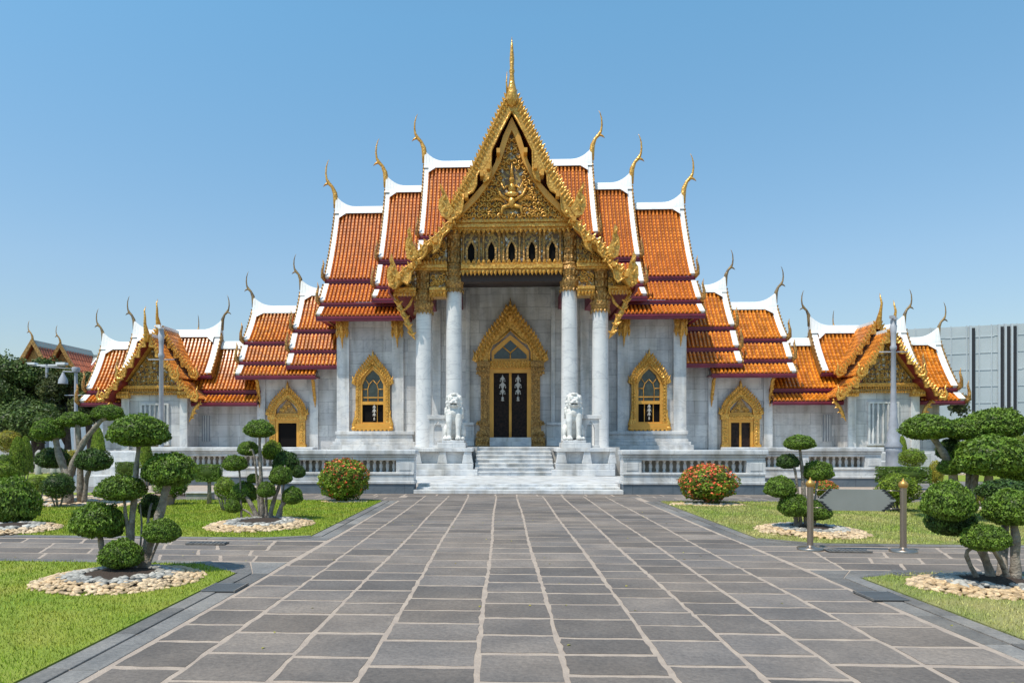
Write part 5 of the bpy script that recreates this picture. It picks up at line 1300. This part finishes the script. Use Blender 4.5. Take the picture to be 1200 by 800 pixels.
# ------------------------------------------------------------------ background trees
def tree(lab, px, Y, ztop, cr, m, grp='trees behind the gardens', zb=None, nl=11, leaf=.2, N=9000, trunk=.22):
    P = at(px, 517, Y); R = thing('tree', lab, 'tree', (P.x, Y, 0), grp); zb = zb if zb is not None else ztop*.25
    lum = []
    for i in range(nl):
        a = random.random()*2*PI; r = cr*math.sqrt(random.random())*.72; t = random.random()
        z = zb+(ztop-zb)*(.15+.72*t); r *= math.sin(PI*(.2+.7*t))
        lum.append((Vector((r*math.cos(a), r*math.sin(a), z)), cr*random.uniform(.30, .5)))
    lum.append((Vector((0, 0, ztop-cr*.35)), cr*.34))
    pts = []; nn = []; tb = []
    for i in range(N):
        c_, r_ = lum[int(rng.integers(len(lum)))]; d = rng.normal(0, 1, 3); d /= np.linalg.norm(d)
        rad = r_*(1-.35*rng.random()**2)*(1+.35*noise.noise(Vector(d)*2.6+c_)); p = np.array(c_)+d*rad*np.array((1, 1, .85)); pts.append(p); nn.append(d); tb.append(.5+.6*noise.noise(Vector(p)*.8))
    me = leafmesh('crown', np.array(pts), np.array(nn), leaf, m, core=[(tuple(c_), (r_*.62, r_*.62, r_*.55)) for c_, r_ in lum], jit=.7, tb=np.array(tb))
    inst(me, 'crown', R)
    b = MB(); b.tube([(0, 0, 0), (.1, 0, zb*.7), (0, 0, (zb+ztop)/2)], [trunk*1.3, trunk, trunk*.5], 10)
    for c_, r_ in lum[:5]: b.tube([(0, 0, zb*.8), tuple(c_*.6+Vector((0, 0, zb*.35))), tuple(c_)], [trunk*.5, trunk*.35, trunk*.12], 7)
    b.build('trunk', 'bark_dark', R)
tree('dark tall tree at the far left edge', -8, 26, 7.4, 3.0, 'leaf_far', N=11000)
tree('dark green tree left of the distant temple roof', 20, 24, 6.9, 2.5, 'leaf_far', N=9000)
tree('tree in front of the distant temple gable', 48, 26, 7.3, 2.0, 'leaf_far', N=8000)
tree('olive leaved tree beside the bell shaped lamp', 78, 25, 6.6, 2.1, 'leaf_far2', N=8000)
tree('olive tree directly left of the left pavilion', 104, 24, 6.2, 1.6, 'leaf_far2', N=7000)
tree('low dark tree behind the cone shrubs', 40, 19, 3.6, 2.3, 'leaf_far', N=8000)
tree('sparse small tree behind the right pavilion eave', 1122, 21, 4.5, 1.3, 'leaf_far2', nl=7, N=900, leaf=.22, trunk=.06)
tree('low green tree behind the right topiaries', 1150, 16, 2.0, 1.9, 'leaf_far2', N=4000, zb=.5)

# low stone fence with round topped posts, far left
R = thing('stone_fence', 'low pale stone fence with rounded posts behind the left cone shrubs', 'fence', (-22, 12, 0))
for i in range(26):
    b = MB() if i == 0 else None
    if i == 0:
        b.lathe(0, 0, [(.16, 0), (.16, .7), (.10, .76), (.17, .9), (.16, 1.05), (.06, 1.18), (.01, 1.2)], 10); FP = b.mesh('post', 'stonebox')
    inst(FP, 'post', R, (-12+i*.75, 0, 0))
b = MB(); b.box(-12, 7, -.06, .06, .1, .3); b.box(-12, 7, -.06, .06, .5, .62); b.build('rail', 'stonebox', R)

# distant temple on the left
D2 = thing('distant_temple', 'distant temple roof of faded red and grey tiles above the left trees', 'temple', (-39.4, 44, 0))
b = MB(); b.box(-6, 8, 0, 8, 0, 6.2); b.build('wall', 'plaster', D2)
b = MB()
tiles(b, -1.4, 2.2, [(3.4, 9.4), (1.0, 7.4), (-1, 5.9)], lambda u, h, z: (u, h, z), rib=.3, course=.5)
tiles(b, 2.2, 7, [(4, 9.0), (1.0, 6.8), (-1, 5.4)], lambda u, h, z: (u, h, z), rib=.3, course=.5)
rf = b.build('roof', ['oldred', 'pan'], D2)
b = MB(); b.prismx([(4.1, 10.0), (3.3, 9.42), (3.3, 9.2), (4.1, 9.6)], -1.4, 2.2); b.prismx([(4.1, 9.15), (3.4, 8.62), (3.4, 8.4), (4.1, 8.8)], 2.2, 7); b.box(-1.4, 2.3, 3.7, 4.3, 9.8, 10.1); b.box(2.2, 7, 3.7, 4.3, 8.95, 9.2)
for x0 in (-1.4, 1.7): b.prismx([(3.9, 10.0), (.9, 7.5), (-1.1, 6.05), (-1.1, 5.8), (.9, 7.2), (3.9, 9.8)], x0, x0+.5)
b.build('ridge_border', 'slate', rf)
b = MB()
for x0 in (-.9, 1.55): b.prismx([(3.9, 10.04), (.9, 7.54), (-1.1, 6.09), (-1.1, 5.9), (.9, 7.3), (3.9, 9.85)], x0, x0+.14)
b.build('verge_plaster', 'plaster', rf)
for (gx, gz, yy) in ((-2.9, 10.5, -3.0), (-1.6, 10.4, -1.0)):
    b = MB()
    for s in (-1, 1): tiles(b, yy, 4, sag((0, gz), (2.6, gz-4.2), .04, 4), lambda u, h, z, s=s: (gx+s*h, u, z), rib=.4, course=.6)
    gf_ = b.build('gable_roof', ['oldred', 'pan'], D2)
    b = MB()
    for s in (-1, 1): b.prism([(gx+s*.02, gz+.16), (gx+s*.32, gz-.36), (gx+s*.32, gz-.52), (gx+s*.02, gz-.1)], yy+.02, 4)
    b.build('ridge_border', 'slate', gf_)
    b = MB()
    for s in (-1, 1): b.prism([(gx, gz+.3), (gx+s*2.7, gz-4.1), (gx+s*2.35, gz-4.3), (gx, gz-.25)], yy-.15, yy)
    b.prism([(gx-2.1, gz-3.9), (gx+2.1, gz-3.9), (gx, gz-.5)], yy+.3, yy+.6)
    chofa(b, gx, yy, gz+.1, -1, .75, 'x'); b.build('bargeboard', 'gold_old', D2)
b = MB(); chofa(b, 2.2, 4, 9.9, 1, 1.0); b.build('finial', 'bark_dark', D2)
b = MB(); chofa(b, -5.4, 2, 9.0, -1, .9); b.build('finial', 'bark_dark', D2)

# tall clad building on the right
CB = thing('clad_building', 'tall pale grey metal clad building beyond the right pavilion', 'building', (31.5, 30, 0))
b = MB(); b.tr = lambda v: Vector((v.x*.97+v.y*.0, v.y-v.x*.35, v.z))
xs_ = -6.0; hgt = 9.6
b.box(-9, 26, 0, 6, 0, hgt); 
body = b.build('wall', 'cladding', CB)
T2 = lambda v: Vector((v.x*.97, v.y-v.x*.35, v.z))
b = MB(); b.tr = T2
x = -6.0
while x < 25:
    b.box(x, x+.05, -.06, -.003, 0, hgt+.05); x += random.choice((.5, .7, .9))
for z in np.arange(.8, hgt, 1.15):
    x = -6
    while x < 25: w2 = random.uniform(1, 3); b.box(x, x+w2, -.035, -.004, z+random.uniform(-.05, .05), z+.03); x += w2
b.build('panel_joint', 'cladding_lt', CB)
def lx(px):
    lo, hi = -6.0, 26.0
    for _ in range(40):
        m_ = (lo+hi)/2; w_ = Vector((31.5+m_*.97, 30-m_*.35)); dx_, dy_ = w_.x-CX, w_.y-CY
        q_ = X0+F*(dx_*cT+dy_*sT)/(-dx_*sT+dy_*cT)
        if q_ < px: lo = m_
        else: hi = m_
    return lo
for x in [lx(p_) for p_ in (1137.5, 1171, 1178.5, 1186)]+[12.0, 14.5]:
    b = MB(); b.tr = T2; b.box(x, x+.19, -.12, -.05, 0, hgt-.15); b.build('dark_slot', 'black', CB)
    b = MB(); b.tr = T2; b.box(x-.12, x-.02, -.16, -.05, 0, hgt+.02); b.build('pilaster_strip', 'cladding_lt', CB)
# paving strip beyond the back lawns, and a low white wall far right
b = MB(); b.box(19, 60, 21, 21.3, 0, 1.1); tag(b.build('low_wall', 'plaster'), 'low white wall behind the right topiaries', 'wall')

# a few fallen leaves on the paving and lawns
b = MB()
for i in range(150):
    x = random.uniform(-9, 9); y = random.uniform(-18, -4); a_ = random.random()*6.28; l_ = random.uniform(.012, .028)
    b.add([(x, y, .035), (x+l_*math.cos(a_+.5), y+l_*math.sin(a_+.5), .042), (x+1.7*l_*math.cos(a_), y+1.7*l_*math.sin(a_), .036), (x+l_*math.cos(a_-.5), y+l_*math.sin(a_-.5), .038)] if abs(x) > 3.7 else
          [(x, y, .007), (x+l_*math.cos(a_+.5), y+l_*math.sin(a_+.5), .014), (x+1.7*l_*math.cos(a_), y+1.7*l_*math.sin(a_), .008), (x+l_*math.cos(a_-.5), y+l_*math.sin(a_-.5), .01)], [(0, 1, 2, 3)], random.random())
stuff(b.build('fallen_leaves', 'leaf_yl'), 'small dry leaves scattered over the paving and lawns', 'fallen leaves')
